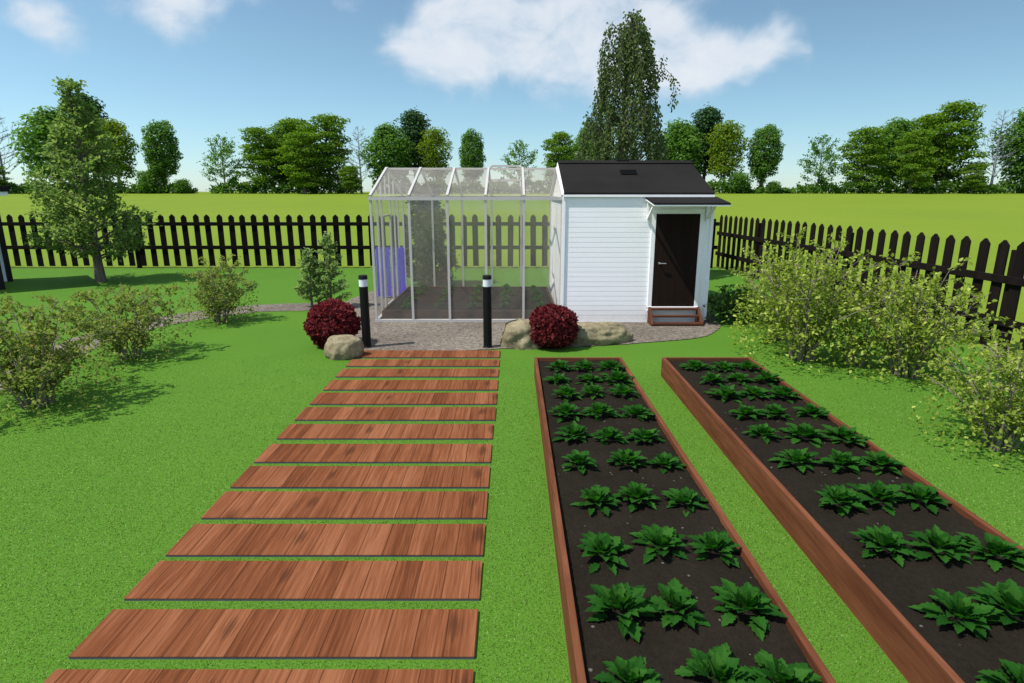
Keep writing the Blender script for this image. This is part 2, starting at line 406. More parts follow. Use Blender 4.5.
M['f_yell'] = leaf_mat('far_yellow', [(0, (0.1034, 0.1794, 0.0138)), (1, (0.2, 0.2828, 0.0331))], trans=0.55, spec=.1)
M['house_wall'] = simple('house_wall', (.62, .66, .72), rough=.6, var=.04)

# ------------------------------------------------------------------ ground
def field_z(y):
    t = min(max((y-24.0)/116.0, 0), 1.0)
    return -0.012 + 2.10*t**1.35

mb = MB()
ys = [-60, -20, 0, 10, 20, 24] + [24+116*(i/24.0) for i in range(1, 25)] + [160, 200, 300, 500, 900, 1600]
xs = [-1800, -600, -200, -100, -50, 0, 50, 100, 200, 600, 1800]
vs = [(x, y, field_z(y)) for y in ys for x in xs]
fs = [(j*len(xs)+i, j*len(xs)+i+1, (j+1)*len(xs)+i+1, (j+1)*len(xs)+i) for j in range(len(ys)-1) for i in range(len(xs)-1)]
mb.add(vs, fs)
tag(mb.build('field', M['field'], smooth=True), kind='structure')

def fence_x(y): return 6.86 + (20.5-y)*0.081

mb = MB()
lp = [(-70, -30), (fence_x(-30)+.0, -30), (fence_x(20.28), 20.28), (-70, 20.28)]
mb.add([(x, y, 0.0) for x, y in lp], [(0, 1, 2, 3)])
tag(mb.build('lawn', M['lawn']), kind='structure')

def catmull(pts, n=8, closed=False):
    out = []
    P = [Vector((*p, 0)) for p in pts]
    m = len(P)
    rng = range(m) if closed else range(m-1)
    for i in rng:
        p0 = P[(i-1) % m] if closed or i > 0 else P[i]
        p1 = P[i]; p2 = P[(i+1) % m]
        p3 = P[(i+2) % m] if closed or i+2 < m else p2
        for k in range(n):
            t = k/n
            q = 0.5*((2*p1)+(p2-p0)*t+(2*p0-5*p1+4*p2-p3)*t*t+(3*p1-3*p2+p3-p0)*t**3)
            out.append((q.x, q.y))
    if not closed: out.append((P[-1].x, P[-1].y))
    return out

def ragged(pts, amp, rng):
    return [(x+rng.uniform(-amp, amp), y+rng.uniform(-amp, amp)) for x, y in pts]

rg = random.Random(5)
# gravel pad under the greenhouse and along the shed
pad = [(-3.9, 13.75), (-3.3, 15.9), (-1, 16.0), (2, 16.0), (4.3, 15.6), (4.35, 13.6), (4.05, 11.6), (3.75, 10.85), (3.25, 10.3), (2.2, 9.95), (1.4, 9.75), (.6, 9.62), (-.2, 9.56), (-1.3, 9.3), (-2.35, 9.0), (-2.62, 9.3), (-2.75, 10.2), (-3.2, 11.3), (-3.9, 12.62)]
pad = ragged(catmull(pad, 10, True), .02, rg)
mb = MB(); mb.add([(x, y, .012) for x, y in pad], [tuple(range(len(pad)))[::-1]])
tag(mb.build('gravel_pad', M['gravel']), kind='structure')
# gravel path curving to the left
pc = [(-7.2, 3.5), (-7.1, 5.6), (-7.05, 7.8), (-7.22, 9.6), (-7.2, 10.9), (-6.75, 12.0), (-5.75, 13.0), (-4.75, 13.25), (-3.6, 13.2)]
pw = [.45, .45, .45, .40, .42, .48, .46, .45, .45]
cc = catmull(pc, 10); ww = []
for i in range(len(pc)-1):
    for k in range(10): ww.append(pw[i]*(1-k/10)+pw[i+1]*k/10)
ww.append(pw[-1])
Lf, Rt = [], []
for i, (x, y) in enumerate(cc):
    a = Vector(cc[max(i-1, 0)]); b = Vector(cc[min(i+1, len(cc)-1)]); d = (b-a).normalized()
    n = Vector((-d.y, d.x))
    Lf.append((x+n.x*ww[i]+rg.uniform(-.02, .02), y+n.y*ww[i]+rg.uniform(-.02, .02), .008))
    Rt.append((x-n.x*ww[i]+rg.uniform(-.02, .02), y-n.y*ww[i]+rg.uniform(-.02, .02), .008))
mb = MB(); n = len(Lf)
mb.add(Lf+Rt, [(i, i+1, n+i+1, n+i)[::-1] for i in range(n-1)])
tag(mb.build('gravel_path', M['gravel']), kind='structure')

# ------------------------------------------------------------------ grass blades (short turf near the camera)
def turf():
    rs = np.random.RandomState(3)
    y0, y1 = 2.15, 10.5
    n = 1300000
    p = np.stack([rs.uniform(-10, 10, n), rs.uniform(y0, y1, n)], 1)
    dens = np.clip(1.15-.16*(p[:, 1]-2.2), 0, 1)**1.2
    p = p[rs.rand(n) < dens]
    keep = np.abs(p[:, 0]) < .9*p[:, 1]+.5
    keep &= p[:, 0] < fence_x(p[:, 1])-.1
    for (x0, x1, a, b) in ((.31, 1.52, 0, 8.1), (2.08, 3.3, 0, 8.1)):
        keep &= ~((p[:, 0] > x0-.012) & (p[:, 0] < x1+.012) & (p[:, 1] < b+.01))
    for (a, b) in PLANKS:
        keep &= ~((p[:, 0] > -2.45) & (p[:, 0] < -.19) & (p[:, 1] > a-.012) & (p[:, 1] < b+.008))
    keep &= ~((p[:, 0] > -2.8) & (p[:, 0] < 2.5) & (p[:, 1] > 9.0))
    keep &= ~((np.abs(p[:, 0]+7.12) < .46) & (p[:, 1] < 9.5))
    p = p[keep]
    n = len(p)
    h = rs.uniform(.005, .013, n); ang = rs.uniform(0, 2*np.pi, n); wd = rs.uniform(.0035, .006, n)*(0.8+.09*p[:, 1])
    lean = rs.uniform(.1, .8, n)*h; la = rs.uniform(0, 2*np.pi, n)
    c, s = np.cos(ang)*wd, np.sin(ang)*wd
    V = np.zeros((n, 3, 3))
    V[:, 0, 0] = p[:, 0]-c; V[:, 0, 1] = p[:, 1]-s
    V[:, 1, 0] = p[:, 0]+c; V[:, 1, 1] = p[:, 1]+s
    V[:, 2, 0] = p[:, 0]+np.cos(la)*lean; V[:, 2, 1] = p[:, 1]+np.sin(la)*lean; V[:, 2, 2] = h
    V[:, :2, 2] = -.002
    F = np.arange(n*3).reshape(-1, 3)
    o = np_obj('grass', np_mesh('grass', V.reshape(-1, 3), F, M['grass']))
    tag(o, 'short bright green turf around the beds and planks', 'grass', kind='stuff')

# ------------------------------------------------------------------ deck planks
PLANKS = []
tops = [9.42, 8.88, 8.38, 7.84, 7.31, 6.78, 6.24, 5.70, 5.19, 4.70, 4.18, 3.70, 3.20, 2.72]
dep = [.42, .36, .38, .41, .42, .41, .40, .42, .41, .43, .41, .40, .39, .40]
for t, d in zip(tops, dep): PLANKS.append((t-d, t))
turf()
ordn = ['first', 'second', 'third', 'fourth', 'fifth', 'sixth', 'seventh', 'eighth', 'ninth', 'tenth', 'eleventh', 'twelfth', 'thirteenth']
for i, (a, b) in enumerate(PLANKS):
    x0 = -2.44; x1 = -.19 if i < 6 else -.205
    if i == 0: lab = 'farthest reddish wooden walkway slab, set in gravel at the foot of the two bollards'
    elif i == 13: lab = 'nearest reddish wooden walkway slab, cut off by the bottom edge of the photo'
    elif i == 1: lab = 'narrow reddish wooden walkway slab with gravel behind, second from the bollards'
    elif i < 8: lab = 'reddish wooden walkway slab lying in the lawn, %s from the bollards' % ordn[i]
    else: lab = 'reddish wooden walkway slab lying in the lawn, %s from the bottom edge of the photo' % ordn[13-i]
    r = thing('walkway_slab', lab, 'walkway slab', ((x0+x1)/2, (a+b)/2, .012), 0, 'wooden slabs of the walkway')
    w = (x1-x0)/2; d = (b-a)/2
    MB().box(-w+.002, w-.002, -d+.001, d-.001, -.012, .0025).build('base', M['plank_base'], r)
    MB().box(-w, w, -d, d, .003, .007).build('boards', M['plank'], r)

# ------------------------------------------------------------------ raised beds
def raised_bed(label, x0, x1, y0, y1, h, soil, name='raised_bed', rim=.04, group='raised vegetable beds', my='bed_y', mx='bed_x'):
    r = thing(name, label, 'raised bed', (x0, y0, 0), 0, group)
    w = x1-x0; l = y1-y0
    MB().box(0, rim, 0, l, -.02, h).build('side_board', M[my], r, bevel=.004)
    MB().box(w-rim, w, 0, l, -.02, h).build('side_board', M[my], r, bevel=.004)
    MB().box(rim+.001, w-rim-.001, 0, rim, -.02, h-.002).build('end_board', M[mx], r, bevel=.004)
    MB().box(rim+.001, w-rim-.001, l-rim, l, -.02, h-.002).build('end_board', M[mx], r, bevel=.004)
    # soil as an uneven sheet
    rs = np.random.RandomState(int(x0*100) % 97)
    nx = 40; ny = max(20, int(l*30))
    X, Y = np.meshgrid(np.linspace(rim+.001, w-rim-.001, nx), np.linspace(rim+.001, l-rim-.001, ny))
    Z = np.full_like(X, soil) + rs.normal(0, .0035, X.shape)
    for k in range(10):
        fx, fy, ph = rs.uniform(-8, 8), rs.uniform(-8, 8), rs.uniform(0, 6.3)
        Z += .0022*np.sin(fx*X+fy*Y+ph)
    V = np.stack([X, Y, Z], -1).reshape(-1, 3)
    idx = np.arange(nx*ny).reshape(ny, nx)
    F = np.stack([idx[:-1, :-1], idx[:-1, 1:], idx[1:, 1:], idx[1:, :-1]], -1).reshape(-1, 4)
    np_obj('soil', np_mesh('soil', V, F, M['soil'], True), r)
    return r

raised_bed('long wooden raised bed of leafy greens between the slab walkway and the other bed', .31, 1.52, 1.3, 8.1, .27, .225)
raised_bed('long wooden raised bed of leafy greens on the right, nearer the bushes and fence', 2.08, 3.30, 1.3, 8.1, .27, .225)

# vegetable plant: rosette of lobed leaves
def veg_mesh(seed):
    rs = random.Random(seed)
    V = []; F = []
    nl = rs.randint(36, 42)
    prof = [(0, .10), (.14, .38), (.2, .28), (.36, .54), (.43, .36), (.60, .48), (.67, .28), (.80, .27), (.84, .17), (1.0, .0)]
    for i in range(nl):
        ring = i/nl
        a = i*2.399+rs.uniform(-.35, .35)
        el = R(78-ring*70+rs.uniform(-10, 10))      # inner leaves upright, outer ones flat
        L = rs.uniform(.085, .13)*(.95+.25*(1-abs(ring-.55)))
        st = rs.uniform(.02, .045)+ring*.055         # stalk
        d = Vector((math.cos(a)*math.cos(el), math.sin(a)*math.cos(el), math.sin(el)))
        s = Vector((-math.sin(a), math.cos(a), 0))
        u = s.cross(d)*-1
        if u.z < 0: u = -u
        base = Vector((rs.uniform(-.015, .015), rs.uniform(-.015, .015), .005)) + d*st
        W = L*rs.uniform(.48, .64)
        droop = rs.uniform(.12, .38)
        n0 = len(V)
        for (t, w) in prof:
            c = base + d*(L*t) - Vector((0, 0, 1))*droop*L*t*t*(1.0 if ring > .3 else .4)
            c.z = max(c.z, .006)
            wob = rs.uniform(.9, 1.1)
            V.append(tuple(c + s*W*w*wob + u*L*w*.22))
            V.append(tuple(c))
            V.append(tuple(c - s*W*w*wob + u*L*w*.22))
        for k in range(len(prof)-1):
            b = n0+k*3
            F.append((b, b+1, b+4, b+3)); F.append((b+1, b+2, b+5, b+4))
    me = bpy.data.meshes.new('leafy_vegetable'); me.from_pydata(V, [], F); me.update()
    me.materials.append(M['veg'])
    return me
VEG = [veg_mesh(s) for s in range(6)]
rows = [7.64, 7.10, 6.56, 5.96, 5.35, 4.76, 4.13, 3.49, 2.88, 2.38, 1.85]
rg = random.Random(11)
rown = ['first', 'second', 'third', 'fourth', 'fifth', 'sixth', 'seventh', 'eighth', 'ninth', 'tenth', 'eleventh']
for bi, (bx, bn) in enumerate((((.60, .945, 1.285), 'left bed'), ((2.43, 2.78, 3.10), 'right bed'))):
    for ri, y in enumerate(rows[:10]):
        for ci, x in enumerate(bx):
            o = bpy.data.objects.new('leafy_vegetable', VEG[rg.randrange(6)])
            link(o)
            o.location = (x+rg.uniform(-.035, .035), y+rg.uniform(-.045, .045), .222)
            o.rotation_euler = (0, 0, rg.uniform(0, 6.28)); s = rg.uniform(.92, 1.18); o.scale = (s*rg.uniform(.95, 1.1), s, s*rg.uniform(.72, .92))
            side = ('left', 'middle', 'right')[ci]
            tag(o, 'leafy green vegetable in the %s, %s row from the shed, %s of three' % (bn, rown[ri], side),
                'vegetable plant', 'leafy vegetables in the raised beds')

# ------------------------------------------------------------------ fences
def picket_mesh(h, w=.185, t=.025):
    mb = MB()
    c = w*.30
    poly = [(-w/2, 0, 0), (w/2, 0, 0), (w/2, 0, h-.080), (.016, 0, h-.003), (.0, 0, h), (-.016, 0, h-.003), (-w/2, 0, h-.080)]
    mb.prism(poly, (0, t, 0))
    return mb.mesh('picket', M['fence'])
PK = picket_mesh(1.70)
PK2 = PK.copy(); PK2.materials[0] = M['fence_sunlit']
def fence(label, A, B, posts, first=0.0, step=.385, rails=(.69, 1.46), pk=None, mat='fence'):
    A = Vector((*A, 0)); B = Vector((*B, 0)); d = (B-A); L = d.length; d.normalize()
    a = math.atan2(d.y, d.x)
    r = thing('picket_fence', label, 'fence', A, a, 'dark picket fences around the garden')
    rg = random.Random(int(L*10))
    t = first
    while t < L:
        o = bpy.data.objects.new('picket', pk or PK); link(o, r)
        o.location = (t, 0, .065+rg.uniform(-.006, .006)); o.rotation_euler = (0, rg.uniform(-.012, .012), 0); o.location.z += rg.uniform(-.008, .008)
        t += step
    for z in rails:
        MB().box(-.05, L+.05, -.047, -.002, z-.06, z+.06).build('rail', M[mat], r, bevel=.004)
    for p in posts:
        MB().box(p-.06, p+.06, .03, .13, -.1, 1.62).build('post', M[mat], r, bevel=.005)
    return r
# back fence: local x runs to the right; rails on the garden side
fence('black picket fence across the back of the garden behind the greenhouse', (-18.2, 20.36), (6.80, 20.36), [.1, 5.63, 13.9, 20.0, 24.9], first=.05)
# right fence: starts at the near end so that its rails face the garden
fence('dark sunlit-toned picket fence running along the right side behind the yellowish bushes', (6.86, 20.34), (8.15, 4.6), [2.6, 6.8, 10.95, 15.2], first=.10, step=.355, rails=(.50, 1.16), pk=PK2, mat='fence_sunlit')

# ------------------------------------------------------------------ shed
SX0, SX1, SY0, SY1 = .98, 3.76, 11.62, 15.02
EZ, RZ, RY = 2.42, 3.04, 13.32
shed = thing('garden_shed', 'small white clapboard shed with dark roof and brown door', 'shed', ((SX0+SX1)/2, SY0, 0))
ox, oy = (SX0+SX1)/2, SY0
def S(x, y, z): return (x-ox, y-oy, z)
mb = MB(); bh = .094; lip = .0028
zc = .06
while zc < RZ-.02:
    z1 = min(zc+bh, RZ)
    def yext(z):
        if z <= EZ: return SY0, SY1
        t = (z-EZ)/(RZ-EZ); return SY0+(RY-SY0)*t, SY1+(RY-SY1)*t
    ya, yb = yext(zc); yc, yd = yext(z1)
    if z1 <= EZ+.03:
        mb.add([S(SX0, SY0-lip, zc), S(SX1, SY0-lip, zc), S(SX1, SY0-.001, min(z1, EZ)), S(SX0, SY0-.001, min(z1, EZ)), S(SX0, SY0-.001, zc), S(SX1, SY0-.001, zc)], [(0, 1, 2, 3), (4, 5, 1, 0)])
        mb.add([S(SX0, SY1+lip, zc), S(SX1, SY1+lip, zc), S(SX1, SY1+.001, min(z1, EZ)), S(SX0, SY1+.001, min(z1, EZ)), S(SX0, SY1, zc), S(SX1, SY1, zc)], [(3, 2, 1, 0), (0, 1, 5, 4)])
    for (X, sg) in ((SX0, -1), (SX1, 1)):
        q = [S(X+sg*lip, ya, zc), S(X+sg*lip, yb, zc), S(X+sg*.001, yd, z1), S(X+sg*.001, yc, z1), S(X, ya, zc), S(X, yb, zc)]
        mb.add(q, [(3, 2, 1, 0), (0, 1, 5, 4)] if sg < 0 else [(0, 1, 2, 3), (4, 5, 1, 0)])
    zc = z1
mb.build('siding', M['white'], shed)
mb = MB().prism([S(SX0+.01, SY0+.01, 0), S(SX0+.01, SY1-.01, 0), S(SX0+.01, SY1-.01, EZ-.01), S(SX0+.01, RY, RZ-.015), S(SX0+.01, SY0+.01, EZ-.01)], (SX1-SX0-.02, 0, 0))
mb.build('wall', M['white'], shed)
mb = MB().box(*[SX0-.01-ox, SX1+.01-ox, SY0-.006-oy, SY1+.006-oy, .0, .058])
mb.build('plinth', M['trim'], shed)
for X in (SX0, SX1):
    for Y in (SY0, SY1):
        MB().box(X-ox-.035 if X == SX0 else X-ox-.02, X-ox+.02 if X == SX0 else X-ox+.035, (Y-oy-.03) if Y == SY0 else Y-oy-.02, (Y-oy+.02) if Y == SY0 else Y-oy+.03, .06, EZ-.03).build('corner_board', M['trim'], shed)
# roof: two slabs
ov = .025; ovx = .012
sl = (RZ-EZ)/(RY-SY0)
y_e = SY0-ov; z_e = EZ-ov*sl+.02
roof = MB()
th = .05
x0, x1 = SX0-ovx, SX1+ovx
prof = [S(x0, y_e, z_e), S(x0, RY, RZ+.02), S(x0, 2*RY-y_e, z_e), S(x0, 2*RY-y_e, z_e+th), S(x0, RY, RZ+.02+th), S(x0, y_e, z_e+th)]
# split in two convex quads so the prism caps stay clean
roof.prism([prof[0], prof[1], prof[4], prof[5]], (x1-x0, 0, 0))
roof.prism([prof[1], prof[2], prof[3], prof[4]], (x1-x0, 0, 0))
ro = roof.build('roof', M['roof'], shed)
# ridge cap and a small roof vent
MB().bar(S(x0, RY-.07, RZ+.062), S(x1, RY-.07, RZ+.062), .17, .016, up=(0, -sl, 1)).build('ridge_cap', M['roof'], ro)
vy = 12.62; vz = EZ+(vy-SY0)*sl+.02+th
MB().box(*[2.18-ox, 2.48-ox, vy-.10-oy, vy+.1-oy, vz-.03, vz+.075]).build('roof_vent', M['black'], ro, bevel=.01)
MB().box(*[2.20-ox, 2.46-ox, RY-.06-oy, RY+.06-oy, RZ+.07, RZ+.12]).build('ridge_vent', M['black'], ro, bevel=.01)
# fascia and bargeboards
MB().box(x0-ox, x1-ox, y_e-.022-oy, y_e-.001-oy, z_e-.03, z_e+.012).build('fascia', M['trim'], shed)
for (X, w) in ((x0-.012, .010),):
    b = MB()
    b.prism([S(X, y_e-.02, z_e-.06), S(X, RY, RZ-.055), S(X, RY, RZ+.055), S(X, y_e-.02, z_e+.05)], (w, 0, 0))
    b.prism([S(X, RY, RZ-.055), S(X, 2*RY-y_e, z_e-.06), S(X, 2*RY-y_e, z_e+.05), S(X, RY, RZ+.055)], (w, 0, 0))
    b.build('bargeboard', M['trim'], shed)
# door
DX0, DX1, DZ0, DZ1 = 2.715, 3.535, .335, 2.09
fr = MB()
for (a, b) in ((DX0-.085, DX0-.004), (DX1+.004, DX1+.085)):
    fr.box(a-ox, b-ox, -.035, .0, DZ0-.06, DZ1+.004)
fr.box(DX0-.085-ox, DX1+.085-ox, -.036, .0, DZ1+.006, DZ1+.09)
fr.box(DX0-.085-ox, DX1+.085-ox, -.045, .0, DZ0-.10, DZ0-.006)
fr.build('door_frame', M['trim'], shed, bevel=.004)
dr = MB().box(DX0-ox, DX1-ox, -.030, .01, DZ0, DZ1)
do = dr.build('door', M['door'], shed)
h = MB(); hx = DX0+.10-ox
h.box(hx-.02, hx+.02, -.036, -.030, 1.15, 1.19)
h.tube([(hx, -.036, 1.17), (hx, -.08, 1.17), (hx+.01, -.085, 1.17), (hx+.12, -.085, 1.17)], [.011]*4, 8)
h.build('handle', M['steel'], do)
# awning
ax0, ax1 = 2.49, 3.83
awn = MB().prism([S(ax0, SY0-.012, 2.375), S(ax0, SY0-.77, 2.275), S(ax0, SY0-.77, 2.305), S(ax0, SY0-.012, 2.405)], (ax1-ax0, 0, 0)).build('awning', M['roof'], shed)
MB().prism([S(ax0+.005, SY0-.014, 2.345), S(ax0+.005, SY0-.765, 2.250), S(ax0+.005, SY0-.765, 2.273), S(ax0+.005, SY0-.014, 2.372)], (ax1-ax0-.01, 0, 0)).build('awning_soffit', M['trim'], awn)
for bx in (2.545, 3.66):
    b = MB()
    b.bar(S(bx, SY0-.04, 1.97), S(bx, SY0-.04, 2.318), .04, .04)
    b.bar(S(bx, SY0-.07, 2.01), S(bx, SY0-.50, 2.262), .035, .04)
    b.build('bracket', M['trim'], awn)

# steps
st = thing('wooden_steps', 'low reddish wooden steps leading to the brown shed door', 'steps', (3.14, SY0-.02, 0))
for sx in (-.47, .47):
    MB().prism([(sx-.022, 0, .012), (sx-.022, -.36, .012), (sx-.022, -.36, .06), (sx-.022, -.07, .325), (sx-.022, 0, .325)], (.044, 0, 0)).build('stringer', M['step'], st)
for (y, z) in ((-.055, .295), (-.175, .175), (-.30, .055)):
    MB().box(-.447, .447, y-.05, y+.05, z-.022, z+.012).build('tread', M['step'], st, bevel=.003)

# ------------------------------------------------------------------ greenhouse
GX0, GX1, GY0, GY1 = -2.66, .945, 11.66, 15.06
GEZ, GRZ = 2.375, 2.97
GRY = (GY0+GY1)/2
gh = thing('greenhouse', 'lean glass greenhouse with pale metal frame joined to the white shed', 'greenhouse', (GX0, GY0, 0))
gx = lambda x: x-GX0
gy = lambda y: y-GY0
W = GX1-GX0; D = GY1-GY0; ry = D/2
bx = [W*i/5 for i in range(6)]
pw_ = .045
for x in bx:
    for y in (0, D):
        MB().box(x-pw_/2, x+pw_/2, y-pw_/2, y+pw_/2, .061, GEZ-.036).build('post', M['frame'], gh)
    b = MB().bar((x, -.01, GEZ+.045), (x, ry-.03, GRZ+.012), pw_, .045)
    b.build('rafter', M['frame'], gh)
    b = MB().bar((x, D+.01, GEZ+.045), (x, ry+.03, GRZ+.012), pw_, .045)
    b.build('rafter', M['frame'], gh)
for y in (0, D):
    MB().box(-.03, W+.03, y-.035, y+.035, GEZ-.035, GEZ+.025).build('eave_beam', M['frame'], gh)
    MB().box(-.03, W+.03, y-.035, y+.035, .0, .06).build('base_rail', M['frame'], gh)
for x in (0, W):
    MB().box(x-.03, x+.03, .036, D-.036, .0, .058).build('base_rail', M['frame'], gh)
    MB().box(x-.02, x+.02, .036, D-.036, GEZ-.03, GEZ+.02).build('eave_beam', M['frame'], gh)
MB().box(-.03, W+.03, ry-.028, ry+.028, GRZ-.02, GRZ+.02).build('ridge_beam', M['glass'] if False else M['frame'], gh)
# left end wall with its door
for y in (.55, .95, 1.85, 2.30, 2.75):
    zt = GEZ-.031
    MB().box(-.018, .018, y-.018, y+.018, .060, zt).build('stud', M['frame'], gh)
for y in (.95, 1.4, 1.85, 2.3):
    zt = GEZ+(GRZ-GEZ)*(1-abs(y-ry)/ry)-.03
    MB().box(-.014, .014, y-.014, y+.014, GEZ+.022, zt).build('stud', M['frame'], gh)
dg = MB()
for (a, b) in (((0, 1.0, .1), (0, 1.0, 2.0)), ((0, 1.8, .1), (0, 1.8, 2.0))):
    dg.bar(a, b, .035, .05, up=(0, 1, 0))
dg.bar((-.02, .98, 2.0), (-.02, 1.82, 2.0), .03, .04); dg.bar((-.02, .98, .12), (-.02, 1.82, .12), .03, .04)
dgo = dg.build('end_door', M['frame'], gh)
# panes
def quad(name, pts, mat, parent):
    p = [Vector(q) for q in pts]
    n = (p[1]-p[0]).cross(p[3]-p[0]).normalized()*.004
    return MB().prism(pts, n).build(name, mat, parent)
# thin single sheets: real panes are 4 mm; one surface keeps them clear
def sheet(pts, mat, parent, name='pane'):
    return MB().add(pts, [tuple(range(len(pts)))]).build(name, mat, parent)
g = .024
for i in range(5):
    a, b = bx[i]+g, bx[i+1]-g
    for y in (0, D):
        sheet([(a, y, .06), (b, y, .06), (b, y, GEZ-.036), (a, y, GEZ-.036)], M['glass'], gh)
    sheet([(a, .0, GEZ+.04), (b, .0, GEZ+.04), (b, ry-.03, GRZ+.012), (a, ry-.03, GRZ+.012)], M['roof_glass'], gh)
    if i != 3:
        sheet([(a, D, GEZ+.04), (b, D, GEZ+.04), (b, ry+.03, GRZ+.012), (a, ry+.03, GRZ+.012)], M['roof_glass'], gh)
    else:
        t = .42
        yv = ry+(D-ry)*t; zv = GRZ+(GEZ-GRZ)*t+.03
        sheet([(a, D, GEZ+.04), (b, D, GEZ+.04), (b, yv+.02, zv-.01), (a, yv+.02, zv-.01)], M['roof_glass'], gh)
        MB().box(a, b, yv-.02, yv+.02, zv-.03, zv+.02).build('vent_sill', M['frame'], gh)
        vf = MB()
        p0 = (0, ry+.03, GRZ+.035); p1 = (0, yv+.02, GRZ+.085)
        vf.bar((a, p1[1], p1[2]), (b, p1[1], p1[2]), .035, .04)
        for xx in (a+.02, b-.02):
            vf.bar((xx, p0[1], p0[2]), (xx, p1[1], p1[2]), .035, .03)
        vo = vf.build('roof_vent', M['frame'], gh)
        sheet([(a+.04, p0[1], p0[2]), (b-.04, p0[1], p0[2]), (b-.04, p1[1]-.02, p1[2]), (a+.04, p1[1]-.02, p1[2])], M['glass'], vo)
ends = [.024, .55, .95, 1.85, 2.3, 2.75, D-.024]
for i in range(6):
    sheet([(0, ends[i]+.018, .06), (0, ends[i+1]-.018, .06), (0, ends[i+1]-.018, GEZ-.032), (0, ends[i]+.018, GEZ-.032)], M['glass'], gh)
sheet([(0, .06, GEZ+.022), (0, D-.06, GEZ+.022), (0, ry, GRZ-.03)], M['glass'], gh)

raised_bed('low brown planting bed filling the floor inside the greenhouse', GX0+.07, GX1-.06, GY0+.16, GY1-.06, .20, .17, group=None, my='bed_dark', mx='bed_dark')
for ri, y in enumerate((12.25, 13.05, 13.85, 14.6)):
    for ci in range(5):
        o = bpy.data.objects.new('leafy_vegetable', VEG[rg.randrange(6)]); link(o)
        o.location = (GX0+.5+ci*.68+rg.uniform(-.04, .04), y, .167); o.rotation_euler = (0, 0, rg.uniform(0, 6.28)); s = rg.uniform(.85, 1.05); o.scale = (s, s, s)
        tag(o, 'leafy green plant behind the greenhouse glass, %s row from the front, %s from the left' % (rown[ri], rown[ci]), 'vegetable plant', 'leafy plants inside the greenhouse')

# lilac slatted screen beside the greenhouse's left wall
ls = thing('slatted_screen', 'lilac vertical slatted screen seen through the left end of the greenhouse', 'screen', (-2.88, 14.38, 0))
for i in range(6):
    x = -.29+i*.115
    MB().box(x-.046, x+.046, -.012, .012, .05, 1.22).build('slat', M['lilac'], ls, bevel=.003)
MB().box(-.34, .34, .014, .035, .25, .30).build('rail', M['lens'], ls)
MB().box(-.34, .34, .014, .035, 1.05, 1.10).build('rail', M['lens'], ls)
for x in (-.3, .3):
    MB().box(x-.02, x+.02, .037, .075, 0, 1.15).build('foot_post', M['lens'], ls)

# ------------------------------------------------------------------ bollard lamps
for (x, lab) in ((-2.39, 'black bollard lamp with white band beside the left red bush'), (-.40, 'black bollard lamp with white band standing near the middle boulder')):
    r = thing('bollard_lamp', lab, 'bollard lamp', (x, 9.66, 0), 0, 'bollard lamps at the end of the walkway')
    MB().lathe([(.082, 0), (.082, .02), (.070, .03), (.070, 1.02)], 24).build('post', M['black'], r, smooth=True).modifiers.new('e', 'EDGE_SPLIT')
    MB().lathe([(.069, 1.02), (.069, 1.135)], 24).build('light_band', M['lens'], r, smooth=True).modifiers.new('e', 'EDGE_SPLIT')
    MB().lathe([(.072, 1.135), (.072, 1.185), (.064, 1.20)], 24).build('cap', M['black'], r, smooth=True).modifiers.new('e', 'EDGE_SPLIT')

# ------------------------------------------------------------------ boulders
from mathutils import noise as mnoise
def boulder(label, loc, sx, sy, sz, rz, seed):
    bm = bmesh.new()
    bmesh.ops.create_icosphere(bm, subdivisions=5, radius=1)
    for v in bm.verts:
        p = v.co.copy()
        q = p*1.1+Vector((seed*7.1, seed*3.3, 0))
        d = 1+.22*mnoise.noise(q)+.10*mnoise.noise(q*2.3)+.04*mnoise.noise(q*6)+.015*mnoise.noise(q*15)
        p *= d
        if p.z > .62: p.z = .62+(p.z-.62)*.45
        if p.z < -.35: p.z = -.35
        v.co = Vector((p.x*sx, p.y*sy, (p.z+.33)*sz))
    me = bpy.data.meshes.new('boulder'); bm.to_mesh(me); bm.free()
    me.materials.append(M['rock']); me.polygons.foreach_set('use_smooth', [True]*len(me.polygons))
    o = bpy.data.objects.new('boulder', me); link(o); o.location = loc; o.rotation_euler = (0, 0, rz)
    tag(o, label, 'boulder', 'boulders edging the gravel')
boulder('small rounded tan boulder in front of the left red bush', (-2.62, 9.12, -.01), .29, .24, .30, .2, 1)
boulder('squat tan boulder between the right bollard lamp and a red bush', (.24, 9.86, -.01), .42, .32, .40, .5, 2)
boulder('long low tan boulder lying beside the right red bush', (1.42, 10.08, -.01), .62, .32, .31, .12, 3.4)

# ------------------------------------------------------------------ foliage helpers
def rand_dirs(rs, n):
    v = rs.normal(size=(n, 3)); return norm(v)

